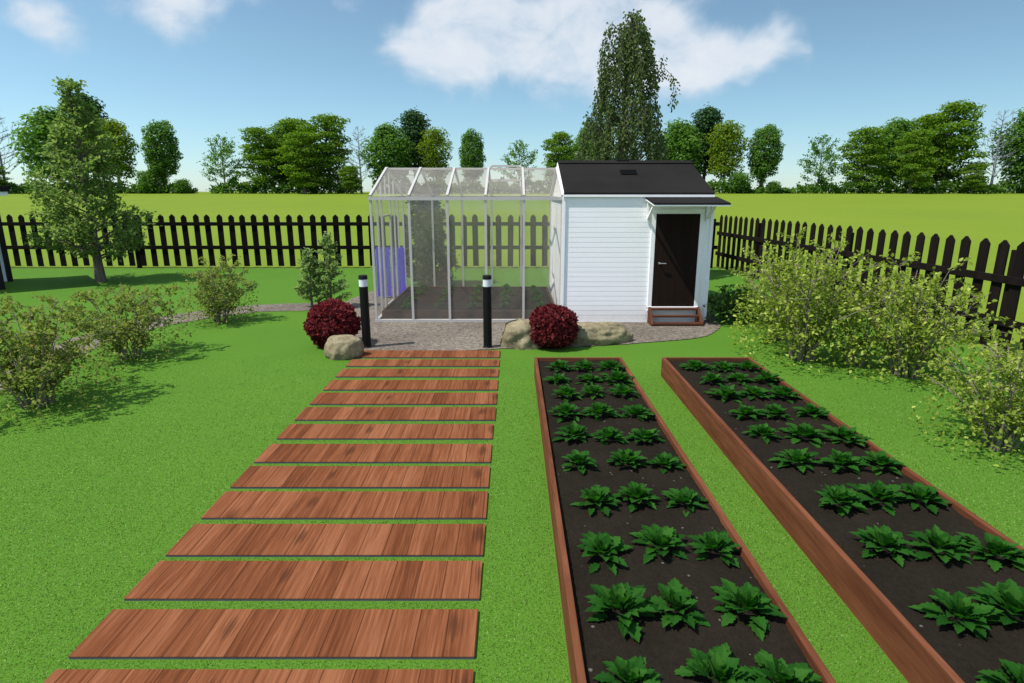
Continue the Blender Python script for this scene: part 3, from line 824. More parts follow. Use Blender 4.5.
def ball_bush(label, loc, r, seed):
    rs = np.random.RandomState(seed)
    t = thing('red_bush', label, 'bush', loc, 0, 'clipped dark red bushes by the gravel')
    n = 5200
    d = rand_dirs(rs, n)
    lump = 1+.05*np.sin(d[:, 0]*5+seed)*np.cos(d[:, 1]*6)+.05*np.sin(d[:, 2]*7+seed*2)
    rad = r*lump*(1-.35*rs.rand(n)**2.2)
    c = np.array([0, 0, r*.93])
    P = d*rad[:, None]*np.array([1.04, 1.04, .96])+c
    P = P[P[:, 2] > .02]; d = d[:len(P)] if False else norm(P-c)
    n = len(P)
    D = norm(d*.55+rand_dirs(rs, n)*.8+np.array([0, 0, .1])); Nn = norm(d+rand_dirs(rs, n)*.5)
    leaves('foliage', P, D, Nn, rs.uniform(.045, .08, n), M['l_red'], t, wide=.62)
    mb = MB()
    rr = random.Random(seed)
    for k in range(9):
        a = rr.uniform(0, 6.28); e = rr.uniform(.2, .85)
        q = Vector((math.cos(a)*e*r*.8, math.sin(a)*e*r*.8, r*.9+rr.uniform(-.1, .4)*r))
        mb.tube([(0, 0, -.02), tuple(q*.5+Vector((0, 0, .03))), tuple(q)], [.016, .010, .004], 5)
    mb.build('stem', M['twig'], t)
ball_bush('dark red ball shaped bush left of the walkway by the small boulder', (-2.97, 9.80, 0), .385, 1)
ball_bush('dark red ball shaped bush right of the walkway between two boulders', (.67, 9.72, 0), .362, 2)

def stem_bush(name, label, loc, h, rad, nstem, nleaf, size, mat, seed, group=None, low=.25, spread=1.0, rise=.8):
    """several stems fan out from the base, twigs carry the leaves"""
    rr = random.Random(seed); rs = np.random.RandomState(seed)
    t = thing(name, label, 'bush', loc, 0, group)
    mb = MB(); sites = []
    for k in range(nstem):
        a = k*2.399+rr.uniform(-.4, .4)
        out = rad*spread*math.sqrt((k+.6)/nstem)
        top = h*(1-.42*((k+.5)/nstem)**1.6)*rr.uniform(.80, 1.03)
        b0 = Vector((math.cos(a)*rad*.12, math.sin(a)*rad*.12, -.01))
        e = Vector((math.cos(a)*out*.92, math.sin(a)*out*.92, top))
        pts = []
        for i in range(7):
            u = i/6
            p = b0.lerp(e, u); bend = math.sin(u*math.pi)*.12*out
            p += Vector((-math.cos(a)*bend, -math.sin(a)*bend, bend*.6))
            p += Vector((rr.uniform(-1, 1), rr.uniform(-1, 1), 0))*.02*h
            pts.append(p)
        mb.tube(pts, [.012*(1-i/6*.75)*h**.5 for i in range(7)], 5)
        for i in range(1, 7):
            ntw = 2 if i < 6 else 3
            for q in range(ntw):
                u = (i-rr.random())/6
                if u < low*.6: continue
                j = min(int(u*6), 5); p = pts[j].lerp(pts[j+1], u*6-j)
                da = rr.uniform(0, 6.28); L = h*rr.uniform(.10, .24)
                d = Vector((math.cos(da), math.sin(da), rr.uniform(-.1, 1.0))).normalized()
                p2 = p+d*L
                if p2.z < .05: p2.z = .05
                mb.tube([p, p.lerp(p2, .5)+Vector((0, 0, .01)), p2], [.004, .003, .0015], 4)
                sites.append((p, p2))
    mb.build('stem', M['twig'], t)
    idx = rs.randint(0, len(sites), nleaf)
    A = np.array([list(s[0]) for s in sites]); B = np.array([list(s[1]) for s in sites])
    u = rs.uniform(.15, 1.1, nleaf)[:, None]
    P = A[idx]*(1-u)+B[idx]*u + rs.normal(0, size*.35, (nleaf, 3))
    # a few low sprigs
    k = nleaf//6
    aa = rs.uniform(0, 6.28, k); r_ = rad*np.sqrt(rs.uniform(.08, .9, k)); hz = h*rs.uniform(.04, .5, k)**1.0
    cl = np.round(aa*2.2)/2.2+rs.normal(0, .12, k)
    P[:k, 0] = np.cos(cl)*r_; P[:k, 1] = np.sin(cl)*r_; P[:k, 2] = hz
    P[:, 2] = np.maximum(P[:, 2], .02)
    D = norm((B-A)[idx])*.5+rand_dirs(rs, nleaf)*.8
    Nn = np.array([0, 0, 1.])+rand_dirs(rs, nleaf)*.8
    leaves('foliage', P, D, Nn, rs.uniform(.6, 1.2, nleaf)*size, mat, t, wide=.62)
    return t

GL = 'loose olive shrubs along the left gravel path'
stem_bush('shrub', 'nearest loose olive shrub at the left edge of the photo', (-5.72, 6.9, 0), 1.27, 1.08, 19, 8200, .050, M['l_olive'], 21, GL)
stem_bush('shrub', 'loose olive shrub between the nearest left shrub and the small round one', (-5.92, 9.05, 0), 1.16, .98, 17, 6400, .049, M['l_olive'], 22, GL)
stem_bush('shrub', 'small rounded olive shrub at the bend of the gravel path', (-5.76, 11.7, 0), 1.18, .78, 17, 5600, .048, M['l_olive'], 23, GL)
GR = 'yellow green shrubs along the right fence'
stem_bush('shrub', 'tallest yellow green shrub against the middle of the right fence', (4.45, 8.95, 0), 1.88, 1.17, 24, 6000, .063, M['l_yellow'], 31, GR)
stem_bush('shrub', 'yellow green shrub between the tallest one and the nearest one', (5.50, 8.1, 0), 1.56, 1.04, 22, 4500, .061, M['l_yellow'], 32, GR)
stem_bush('shrub', 'nearest yellow green shrub at the right edge of the photo', (4.88, 5.65, 0), 1.24, .82, 20, 4500, .050, M['l_yellow'], 33, GR)
stem_bush('shrub', 'smaller yellow green shrub at the far end of the row, nearest the shed', (4.62, 10.2, 0), 1.36, .82, 17, 3300, .062, M['l_yellow'], 34, GR)
stem_bush('shrub', 'low yellow green shrub filling the gap in front of the right fence', (5.10, 8.65, 0), 1.30, .80, 11, 1500, .062, M['l_yellow'], 36, GR)
stem_bush('shrub', 'low dark green spreading shrub at the corner of the shed', (4.45, 11.75, 0), .66, .80, 18, 3200, .075, M['l_low'], 35, None, low=.1)

def spire(mb, x, y, h, rad, rr, sites, nb=36, z0=.12):
    tr = [(x+rr.uniform(-.015, .015), y, h*i/6) for i in range(7)]
    mb.tube([(x, y, -.02)]+tr[1:], [.028*(1-i/7) + .004 for i in range(7)], 6)
    for k in range(nb):
        u = (k+rr.random())/nb; z = z0+(h-z0)*u*.97
        r = rad*(1-u)**.75*rr.uniform(.6, 1.1)+.03
        a = k*2.399+rr.uniform(-.5, .5)
        p = Vector((x, y, z)); e = p+Vector((math.cos(a)*r, math.sin(a)*r, r*.45))
        mb.tube([p, p.lerp(e, .5)-Vector((0, 0, .01)), e], [.007, .004, .002], 4)
        sites.append((p.lerp(e, .15), e))
def conif(label, loc, specs, nleaf, seed):
    rr = random.Random(seed); rs = np.random.RandomState(seed)
    t = thing('young_tree', label, 'young tree', loc)
    mb = MB(); sites = []
    for (x, y, h, r) in specs: spire(mb, x, y, h, r, rr, sites)
    mb.build('trunk', M['bark'], t)
    A = np.array([list(s[0]) for s in sites]); B = np.array([list(s[1]) for s in sites])
    L = np.linalg.norm(B-A, axis=1)+.08; idx = rs.choice(len(sites), nleaf, p=L/L.sum())
    u = rs.uniform(0, 1.1, nleaf)[:, None]
    P = A[idx]*(1-u)+B[idx]*u+rs.normal(0, .022, (nleaf, 3)); P[:, 2] = np.maximum(P[:, 2], .03)
    D = norm((B-A)[idx])*.7+rand_dirs(rs, nleaf)*.7; Nn = np.array([0, 0, 1.])+rand_dirs(rs, nleaf)*.6
    leaves('crown', P, D, Nn, rs.uniform(.045, .085, nleaf), M['l_conif'], t, wide=.55)
conif('pair of slim young green trees growing behind the left red bush', (-4.15, 13.1, 0), [(-.24, .0, 1.30, .36), (.17, .05, 1.62, .42)], 4200, 41)

# ------------------------------------------------------------------ trees
def branchy_tree(name, label, cat, loc, h, zc0, prof, nb, nleaf, size, mat, seed, trunk_r=.1, up=.55, bark='bark', group=None, clump=.16, lean=(0, 0)):
    """prof(u): crown radius for u = 0 (crown base) .. 1 (top)"""
    rr = random.Random(seed); rs = np.random.RandomState(seed)
    t = thing(name, label, cat, loc, 0, group)
    mb = MB(); sites = []
    tp = []
    for i in range(10):
        u = i/9
        tp.append(Vector((lean[0]*u*u+rr.uniform(-1, 1)*.012*h*u*(1-u), lean[1]*u*u+rr.uniform(-1, 1)*.012*h*u*(1-u), h*u-.05)))
    mb.tube(tp, [trunk_r*(1.25 if i == 0 else 1)*(1-i/9)**.8+.008*h/5 for i in range(10)], 8)
    def tr(z):
        u = min(max(z/h, 0), .999)*9; i = int(u); return tp[i].lerp(tp[min(i+1, 9)], u-i)
    for k in range(nb):
        u = (k+rr.random())/nb
        z = zc0+(h-zc0)*u*.985
        r = prof(u)*rr.uniform(.55, 1.12)
        a = k*2.399+rr.uniform(-.5, .5)
        rise = r*(up*(.4+.9*u))
        p = tr(max(z-rise*.6, zc0*.55)); e = tr(z)+Vector((math.cos(a)*r, math.sin(a)*r, rise*.5))
        mid = p.lerp(e, .55)+Vector((0, 0, r*.10))
        rb = max(trunk_r*.28*(1-u*.7), .006)
        mb.tube([p, mid, e], [rb, rb*.6, rb*.2], 5)
        sites.append((p.lerp(e, .35), e, r))
        for q in range(3):
            s0 = p.lerp(e, rr.uniform(.4, .85)); a2 = a+rr.choice((-1, 1))*rr.uniform(.5, 1.1)
            L = r*rr.uniform(.3, .5)
            e2 = s0+Vector((math.cos(a2)*L, math.sin(a2)*L, L*rr.uniform(0, .6)))
            mb.tube([s0, e2], [rb*.4, rb*.12], 4, cap=False)
            sites.append((s0, e2, L))
    mb.build('trunk', M[bark], t)
    A = np.array([list(s[0]) for s in sites]); B = np.array([list(s[1]) for s in sites]); Ln = np.array([s[2] for s in sites])+.05
    idx = rs.choice(len(sites), nleaf, p=Ln/Ln.sum())
    u = rs.uniform(0.1, 1.08, nleaf)[:, None]
    P = A[idx]*(1-u)+B[idx]*u+rs.normal(0, 1, (nleaf, 3))*np.array([clump, clump, clump*.6])*(.4+.6*Ln[idx, None]/Ln.max())
    D = norm((B-A)[idx])*.6+rand_dirs(rs, nleaf)*.8+np.array([0, 0, -.1]); Nn = np.array([0, 0, 1.1])+rand_dirs(rs, nleaf)*.7
    leaves('crown', P, D, Nn, rs.uniform(.7, 1.3, nleaf)*size, mat, t, wide=.6)
    return t

def p_left(u):
    pts = [(0, .95), (.11, 1.48), (.28, 1.16), (.55, .95), (.75, .62), (.86, .28), (.905, .18), (.945, .36), (1, .12)]
    for (a, ra), (b, rb) in zip(pts, pts[1:]):
        if u <= b: return ra+(rb-ra)*(u-a)/(b-a)
    return .1
branchy_tree('tree', 'leafy green garden tree standing alone in front of the back fence', 'tree', (-11.75, 17.2, 0), 5.45, .75, p_left, 108, 9300, .108, M['l_tree'], 51, trunk_r=.115, clump=.13)

# thuja behind the greenhouse
def p_thuja(u): return .74*(1-u*.55)*(1 if u < .9 else (1-u)*8+.2)
branchy_tree('thuja', 'dense dark evergreen behind the back wall of the greenhouse', 'tree', (-2.25, 16.5, 0), 2.75, .08, p_thuja, 130, 7000, .085, M['l_thuja'], 52, trunk_r=.05, up=1.1, clump=.07)

# weeping tree behind the shed
def weeping():
    rr = random.Random(61); rs = np.random.RandomState(61)
    t = thing('weeping_tree', 'tall weeping tree with hanging branches rising behind the shed roof', 'tree', (3.18, 17.9, 0))
    h = 7.15
    mb = MB()
    trunk = [Vector((.05*math.sin(i*.9), .03*math.cos(i), h*.95*i/9-.05)) for i in range(10)]
    mb.tube(trunk, [.14*(1-i/9)**.8+.015 for i in range(10)], 8)
    env = lambda z: np.interp(z, [0, 1.8, 3.2, 4.6, 5.9, 6.6, 7.0, 7.2], [1.35, 1.52, 1.42, 1.14, .86, .64, .44, .30])
    P = []; D = []; Ls = []
    nc = 34
    strands = []
    for c in range(nc):
        zc = 2.5+(h-2.55)*((c+.5)/nc)**.68
        ac = c*2.399+rr.uniform(-.3, .3); rc = float(env(zc))*(.92 if c % 3 else .45)*rr.uniform(.7, 1.05)
        for q in range(rr.randint(3, 5)):
            strands.append((min(zc+rr.uniform(-.22, .14), h), ac+rr.gauss(0, .13/max(rc, .3)), rc*rr.uniform(.72, 1.05)))
    for c in range(26):      # long skirt down behind the roof
        ac = c*2.399+rr.uniform(-.3, .3); zc = rr.uniform(3.0, 5.0); rc = float(env(zc-.6))*rr.uniform(.55, 1.02)
        for q in range(3):
            strands.append((zc+rr.uniform(-.25, .2), ac+rr.gauss(0, .12), rc*rr.uniform(.85, 1.05)))
    for (zc, ac, rc, k_) in ((6.85, math.pi*1.02, .60, 4), (7.22, .3, .10, 5), (7.18, 5.6, .22, 4), (7.0, .1, .34, 5), (6.7, 4.7, .3, 3), (6.9, 2.2, .22, 3)):
        for q in range(k_):
            strands.append((zc+rr.uniform(-.22, .05), ac+rr.gauss(0, .25), rc*rr.uniform(.75, 1.1)))
    for (zt, a, rtop) in strands:
        # arching limb from the trunk
        zb = max(zt-.25-rtop*.7, 1.2)
        u = zb/(h*.95)*9; i = min(int(u), 8); b = trunk[i].lerp(trunk[i+1], u-i)
        top = Vector((math.cos(a)*rtop, math.sin(a)*rtop, zt))
        mb.tube([b, b.lerp(top, .5)+Vector((0, 0, .12)), top], [.018, .012, .006], 4, cap=False)
        ln = rr.uniform(.9, 2.3)*(.6+.5*zt/h)
        drift = rr.uniform(.03, .16)
        pts = [top]
        nst = int(ln/.12)
        sw = rr.uniform(0, 6.28)
        for j in range(1, nst+1):
            s = j*.12
            q = top+Vector((math.cos(a)*(.10*(1-math.exp(-s*3))+drift*s)+.03*math.sin(s*4+sw), math.sin(a)*(.10*(1-math.exp(-s*3))+drift*s)+.03*math.cos(s*4+sw), -s+.06*math.exp(-s*5)))
            if q.z < .35: break
            pts.append(q)
        if len(pts) < 3: continue
        mb.tube(pts[::3]+[pts[-1]], [.005]*len(pts[::3]+[pts[-1]]), 3, cap=False)
        for q in pts:
            for m in range(5):
                P.append((q.x+rr.gauss(0, .045), q.y+rr.gauss(0, .045), q.z+rr.gauss(0, .05)))
                D.append((rr.gauss(0, .6)+math.cos(a)*.25, rr.gauss(0, .6)+math.sin(a)*.25, -.75)); Ls.append(rr.uniform(.06, .115))
    # the long loose bough on the right
    arc = [Vector(v) for v in ((.05, 0, 4.5), (.45, -.1, 5.05), (.78, -.15, 5.55), (1.0, -.15, 5.72), (1.2, -.15, 5.55), (1.3, -.15, 5.2), (1.22, -.15, 4.75))]
    spr = [Vector(v) for v in ((.78, -.15, 5.5), (.86, -.15, 5.85), (.93, -.15, 6.1))]
    mb.tube(arc, [.022, .018, .013, .010, .007, .005, .003], 5); mb.tube(spr, [.008, .006, .003], 4)
    for line, dens in ((arc, 12), (spr, 9)):
        for s0, s1 in zip(line, line[1:]):
            for m in range(int((s1-s0).length*85)):
                q = s0.lerp(s1, rr.random())
                if q.x < .5 and rr.random() < .4: continue
                P.append((q.x+rr.gauss(0, .05), q.y+rr.gauss(0, .06), q.z-abs(rr.gauss(0, .09))))
                D.append((rr.gauss(.2, .6), rr.gauss(0, .6), -.7)); Ls.append(rr.uniform(.06, .11))
    mb.build('trunk', M['bark'], t)
    n = len(P)
    leaves('crown', P, D, rand_dirs(rs, n)+np.array([0, -.5, .6]), Ls, M['l_weep'], t, wide=.58)
weeping()

# ------------------------------------------------------------------ far trees on the rise
def clump_tree(name, label, loc, blobs, trunk_h, trunk_r, nleaf, size, mat, seed, limbs=True, group='trees on the horizon beyond the field', cat='tree', flat=.25, bark='bark'):
    rr = random.Random(seed); rs = np.random.RandomState(seed)
    t = thing(name, label, cat, loc, 0, group)
    mb = MB()
    top = Vector((0, 0, trunk_h))
    if trunk_r > 0:
        mb.tube([(0, 0, -.3), (rr.uniform(-.2, .2), 0, trunk_h*.35), (rr.uniform(-.2, .2), 0, trunk_h*.7), tuple(top)], [trunk_r*1.3, trunk_r, trunk_r*.75, trunk_r*.25], 7)
        for b in blobs:
            c = Vector(b[:3]); z0 = max(min(c.z-abs(c.x)*.8-b[5]*.6, trunk_h*.9), trunk_h*.25)
            s = Vector((0, 0, z0)); mid = s.lerp(c, .6)-Vector((0, 0, .15*abs(c.x)))
            mb.tube([s, mid, c], [trunk_r*.4, trunk_r*.25, trunk_r*.08], 5)
        mb.build('trunk', M[bark], t)
    vol = np.array([(b[3]*b[4]*b[5])**(2/3) for b in blobs]); cnt = rs.multinomial(nleaf, vol/vol.sum())
    P = []; Nn = []
    for b, c in zip(blobs, cnt):
        d = rand_dirs(rs, c); rad = (1-.55*rs.rand(c)**1.6)*(1+.18*np.sin(d[:, 0]*4+b[0])*np.cos(d[:, 2]*5+b[2]))
        P.append(np.array(b[:3])+d*rad[:, None]*np.array(b[3:6])); Nn.append(d)
    P = np.concatenate(P); Nn = np.concatenate(Nn)
    P[:, 2] = np.maximum(P[:, 2], .1)
    n = len(P)
    Nz = norm(Nn*.7+np.array([0, 0, .5])+rand_dirs(rs, n)*.6)
    D = norm(np.cross(Nz, rand_dirs(rs, n)))
    D[:, 2] *= (1-flat); D[:, 2] -= .15
    leaves('crown', P, D, Nz, rs.uniform(.6, 1.4, n)*size, mat, t, wide=.8, fold=.15)
    return t

PXM = .2255     # metres per photo pixel at the tree line, 140 m out
def tx(px): return (px-512)*PXM
TY = 140.0; TZ = 2.08
def rb(rr, n, H, Wd, z0, shape='round'):
    """random blobs filling a crown of height H and half width Wd above z0"""
    out = []
    for i in range(n):
        u = (i+.5)/n
        z = z0+(H-z0)*(.12+.80*u)
        w = {'round': math.sin(math.pi*min(max(.15+.75*u, 0), 1)), 'fan': .45+.6*u if u < .75 else .9-(u-.75)*2.4, 'cone': 1.05-u*.85, 'egg': math.sin(math.pi*(.22+.68*u))**.8}[shape]*Wd
        a = i*2.399
        r = w*rr.uniform(.35, .75)
        s = Wd*rr.uniform(.30, .48)
        out.append((math.cos(a)*r, math.sin(a)*r, z, s*1.15, s*1.15, s*rr.uniform(.55, .8)))
    return out
rr = random.Random(77)
K = {}
def far(kind, px, top, label, y=TY, wscale=1.0, rz=None):
    """place or copy a tree of a kind so that its crown reaches the given height in the photo"""
    Hh = (193-top)*PXM*(y/TY)
    loc = (tx(px)*(y/TY), y, TZ)
    nm, cat, blobs_h, maker = KIND[kind]
    if kind not in K:
        K[kind] = maker(label, loc); K[kind]['H'] = 1
        r = K[kind]
    else:
        r = copy_tree(K[kind], loc, 0, 1, label)
    s = Hh/blobs_h
    r.scale = (s*wscale, s*wscale, s)
    r.rotation_euler = (0, 0, rz if rz is not None else rr.uniform(0, 6.28))
    return r
def mk(name, H, Wd, z0, nb, shape, nleaf, size, mat, seed, tr=.25, cat='tree', flat=.25):
    q = random.Random(seed)
    bl = rb(q, nb, H, Wd, z0, shape)
    if shape != 'cone': bl.append((0, 0, H*.86, Wd*.4, Wd*.4, H*.13))
    else: bl.append((0, 0, H*.92, Wd*.18, Wd*.18, H*.09))
    return lambda label, loc: clump_tree(name, label, loc, bl, H*.85, tr, nleaf, size, M[mat], seed, cat=cat, flat=flat)
def bare(label, loc):
    t = thing('bare_tree', label, 'tree', loc, 0, 'bare grey trees on the horizon')
    q = random.Random(9); mb = MB()
    mb.tube([(0, 0, -.3), (.1, 0, 5), (-.1, 0, 10), (.1, 0, 18)], [.30, .24, .16, .03], 6)
    def tw(p, d, L, r, lv):
        e = p+d*L; mb.tube([p, p.lerp(e, .5)+Vector((0, 0, -.04*L)), e], [r, r*.7, r*.35], 4, cap=False)
        if lv:
            for k in range(4):
                a = q.uniform(0, 6.28); d2 = (d+Vector((math.cos(a), math.sin(a), q.uniform(-.2, .8)))*.75).normalized()
                tw(p.lerp(e, q.uniform(.35, 1)), d2, L*q.uniform(.4, .6), r*.55, lv-1)
    for k in range(34):
        z = 3.5+14*(k/34); a = k*2.399
        L = (4.6*(1-(z-3)/17)+.9)*q.uniform(.7, 1.1)
        tw(Vector((0, 0, z)), Vector((math.cos(a), math.sin(a), q.uniform(.25, .8))).normalized(), L, .085, 2)
    mb.build('trunk', M['grey_bark'], t)
    return t
def layered(label, loc):
    q = random.Random(101); bl = []
    for i in range(30):
        u = (i+.5)/30
        z = 2.2+11.6*u
        w = 5.6*(.55+.55*math.sin(math.pi*(.1+.72*u)))
        a = i*2.399; r = w*q.uniform(.25, .85)
        bl.append((math.cos(a)*r, math.sin(a)*r, z+q.uniform(-.4, .4), q.uniform(1.9, 2.9), q.uniform(1.9, 2.9), q.uniform(.55, .95)))
    bl.append((0.4, 0, 14.3, 2.3, 2.3, .7))
    return clump_tree('layered_tree', label, loc, bl, 13, .3, 8500, .40, M['f_green'], 101, flat=.6)
def lolly(label, loc):
    q = random.Random(103)
    bl = [(0, 0, 9.8, 3.7, 3.7, 4.8), (0, 0, 6.0, 2.5, 2.5, 2.8), (.2, 0, 3.2, 1.1, 1.1, 1.7)]
    for i in range(26):
        u = (i+.5)/26; z = 5.0+10.2*u; w = 2.75*math.sin(math.pi*(.2+.66*u))**.7; a = i*2.399
        s = q.uniform(1.1, 1.5)
        bl.append((math.cos(a)*w, math.sin(a)*w, z-.4, s, s, s*.95))
    return clump_tree('round_tree', label, loc, bl, 13, .38, 9000, .38, M['f_mid'], 103)
def p_sparse(u): return 4.6*(.85+.3*math.sin(u*3))*(1-u**2.2*.85)
def sparse(label, loc):
    return branchy_tree('open_tree', label, 'tree', loc, 12.5, 2.8, p_sparse, 34, 2600, .42, M['f_mid'], 104, trunk_r=.17, up=1.0, clump=.42, group='trees on the horizon beyond the field')
KIND = {
 'layer': ('layered_tree', 'tree', 15.0, layered),
 'round': ('broad_tree', 'tree', 14.0, mk('broad_tree', 14, 4.8, 1.4, 30, 'round', 7500, .42, 'f_mid', 102)),
 'lolly': ('round_tree', 'tree', 16.0, lolly),
 'sparse': ('open_tree', 'tree', 12.5, sparse),
 'dark': ('dark_tree', 'tree', 19.0, mk('dark_tree', 19, 4.2, 3.0, 30, 'cone', 7000, .44, 'f_dark', 105)),
 'yellow': ('yellowish_tree', 'tree', 15.0, mk('yellowish_tree', 15, 5.0, 2.6, 26, 'round', 6000, .42, 'f_yell', 106)),
 'shrub': ('far_shrub', 'shrub', 4.5, mk('far_shrub', 4.5, 3.2, .1, 18, 'round', 3200, .34, 'f_mid', 107, tr=.08, cat='shrub')),
 'bare': ('bare_tree', 'tree', 18.0, bare),
}
# the tree line, left to right
far('bare', 9, 112, 'bare grey tree at the left edge of the photo')
far('layer', -6, 158, 'low flat topped tree at the left edge below the bare grey tree', y=136, wscale=1.25)
far('round', 64, 112, 'broad green far tree behind the left side of the lone garden tree', wscale=1.25)
far('dark', 99, 97, 'dark pointed far tree rising just right of the lone garden tree top', y=146, wscale=1.25)
far('yellow', 122, 122, 'yellowish broad far tree right of the lone garden tree', y=142)
far('shrub', 153, 172, 'round far shrub just left of the leftmost mushroom shaped tree', y=139)
far('shrub', 184, 180, 'low far shrub just right of the leftmost mushroom shaped tree', y=138)
far('lolly', 168, 122, 'leftmost mushroom shaped far tree, dense and round, above the back fence')
far('sparse', 227, 138, 'thin open far tree left of the big grove left of the greenhouse')
far('layer', 266, 130, 'leftmost layered tree of the grove left of the greenhouse', y=141, wscale=1.05)
far('round', 289, 128, 'second tree from the left of the grove left of the greenhouse', y=147)
far('layer', 306, 134, 'low bright layered tree in the middle of the grove left of the greenhouse', y=137, wscale=1.1)
far('layer', 331, 118, 'tallest layered tree on the right of the grove left of the greenhouse', y=143, wscale=1.0)
far('layer', 352, 166, 'low green tree below the bare tree left of the greenhouse', y=136, wscale=1.2)
far('bare', 362, 130, 'bare grey tree just left of the greenhouse roof')
far('round', 390, 127, 'green far tree above the left end of the greenhouse roof', wscale=1.1)
far('dark', 417, 112, 'dark pointed far tree above the left half of the greenhouse', y=146, wscale=1.3)
far('yellow', 437, 130, 'yellowish far tree above the middle of the greenhouse', y=142, wscale=.8)
far('lolly', 473, 131, 'dense round far tree above the greenhouse roof', wscale=.85)
far('sparse', 519, 143, 'thin open far tree above the open roof vent of the greenhouse')
far('layer', 558, 134, 'layered far tree where the greenhouse meets the shed roof', y=141, wscale=.9)
far('round', 588, 128, 'green far tree left of the weeping tree above the shed roof', y=146)
far('round', 676, 124, 'green far tree just right of the weeping tree above the shed roof', y=147, wscale=1.15)
far('dark', 702, 109, 'dark pointed far tree above the right end of the shed roof', y=150, wscale=1.3)
far('yellow', 722, 124, 'yellowish far tree right of the shed roof', y=142, wscale=.85)
far('shrub', 738, 174, 'round far shrub left of the rightmost mushroom shaped tree', y=139)
far('shrub', 772, 182, 'low far shrub right of the rightmost mushroom shaped tree', y=138)
far('lolly', 760, 126, 'rightmost mushroom shaped far tree, dense and round, right of the shed')
far('sparse', 816, 138, 'thin open far tree left of the grove above the right fence')
far('layer', 858, 130, 'leftmost layered tree of the grove above the right fence', y=141, wscale=1.05)
far('round', 886, 122, 'second tree from the left of the grove above the right fence', y=147)
far('layer', 908, 132, 'low bright layered tree in the middle of the grove above the right fence', y=137, wscale=.85)
far('layer', 940, 106, 'tallest layered tree of the grove above the right fence', y=143, wscale=1.0)
far('layer', 915, 120, 'wide layered tree behind the middle of the grove above the right fence', y=149, wscale=1.1)
far('layer', 300, 122, 'wide layered tree behind the middle of the grove left of the greenhouse', y=149, wscale=1.1)
far('layer', 970, 164, 'low green tree below the rightmost bare tree', y=136, wscale=1.2)
far('bare', 988, 115, 'bare grey tree near the right edge of the photo')
far('round', 1020, 112, 'green far tree cut by the right edge of the photo', wscale=1.15)
# undergrowth along the groves: nobody could count it
def hedge(label, x0, x1, h, seed):
    rs = np.random.RandomState(seed)
    n = int((x1-x0)*150)
    X = rs.uniform(x0, x1, n); top = h*(.62+.22*np.sin(X*.9+seed)+.16*np.sin(X*2.3))
    P = np.stack([X, 139.5+rs.normal(0, .9, n), TZ+top*rs.rand(n)**.7], 1)
    D = rand_dirs(rs, n); Nn = rand_dirs(rs, n)+np.array([0, -.4, .7])
    o = leaves('undergrowth', P, D, Nn, rs.uniform(.32, .62, n), M['f_mid'], wide=.8)
    tag(o, label, 'undergrowth', kind='stuff')
hedge('dark green undergrowth along the foot of the grove left of the greenhouse', tx(215), tx(362), 3.6, 1)
hedge('dark green undergrowth along the foot of the grove above the right fence', tx(796), tx(1035), 3.4, 2)
hedge('dark green undergrowth along the trees behind the lone garden tree', tx(-10), tx(128), 3.0, 3)
hedge('dark green undergrowth along the trees behind greenhouse and shed', tx(375), tx(735), 3.6, 4)
hedge('low undergrowth between the groves at the right of the shed', tx(735), tx(792), 1.9, 6)
hedge('low undergrowth below the leftmost mushroom shaped tree', tx(132), tx(197), 2.2, 7)

# ------------------------------------------------------------------ house corner at the left edge
ho = thing('house', 'corner of a pale house with black posts and dark roof at the left edge', 'house', (-14.42, 17.30, 0), R(41))
MB().box(-5.0, -.02, .0, .5, 0, 2.38).build('wall', M['house_wall'], ho)
MB().box(-5.3, .30, -2.2, .60, 2.50, 2.64).build('roof', M['roof'], ho, bevel=.01)
MB().box(-5.25, .25, -2.15, .55, 2.40, 2.497).build('eave', M['house_wall'], ho)
for (x, y, w) in ((.0, -.07, .066), (-.25, -1.80, .085)):
    MB().box(x-w, x+w, y-w, y+w, 0, 2.398).build('post', M['black'], ho, bevel=.008)

# ------------------------------------------------------------------ camera
cam = bpy.data.cameras.new('camera'); co = bpy.data.objects.new('camera', cam); link(co)
cam.sensor_width = 36; cam.lens = 36*605/1024
co.location = (0, 0, 2.5); co.rotation_euler = (R(90)-math.atan(150/605), 0, 0)
cam.clip_start = .05; cam.clip_end = 5000
scene.camera = co

# ------------------------------------------------------------------ light and sky
TH, EL = R(22), R(58)
sd = Vector((-math.cos(TH)*math.cos(EL), -math.sin(TH)*math.cos(EL), math.sin(EL)))
sun = bpy.data.lights.new('sun', 'SUN'); sun.energy = 4.0; sun.angle = R(.5); sun.color = (1, .94, .84)
so = bpy.data.objects.new('sun', sun); link(so); so.rotation_euler = sd.to_track_quat('Z', 'Y').to_euler()
w = bpy.data.worlds.new('World'); scene.world = w; w.use_nodes = True
nt = w.node_tree; nt.nodes.clear(); L = nt.links.new
out = nt.nodes.new('ShaderNodeOutputWorld')
bg = N(nt, 'ShaderNodeBackground', inp={'Strength': .10})
sky = N(nt, 'ShaderNodeTexSky', sky_type='NISHITA', sun_disc=False, sun_elevation=EL, sun_rotation=math.atan2(sd.x, sd.y), altitude=0, air_density=1.0, dust_density=.15, ozone_density=1.4)
tc = N(nt, 'ShaderNodeTexCoord')
sx = N(nt, 'ShaderNodeSeparateXYZ'); L(tc.outputs['Generated'], sx.inputs[0])
az = N(nt, 'ShaderNodeMath', operation='ARCTAN2'); L(sx.outputs['X'], az.inputs[0]); L(sx.outputs['Y'], az.inputs[1])
el = N(nt, 'ShaderNodeMath', operation='ARCSINE'); L(sx.outputs['Z'], el.inputs[0])
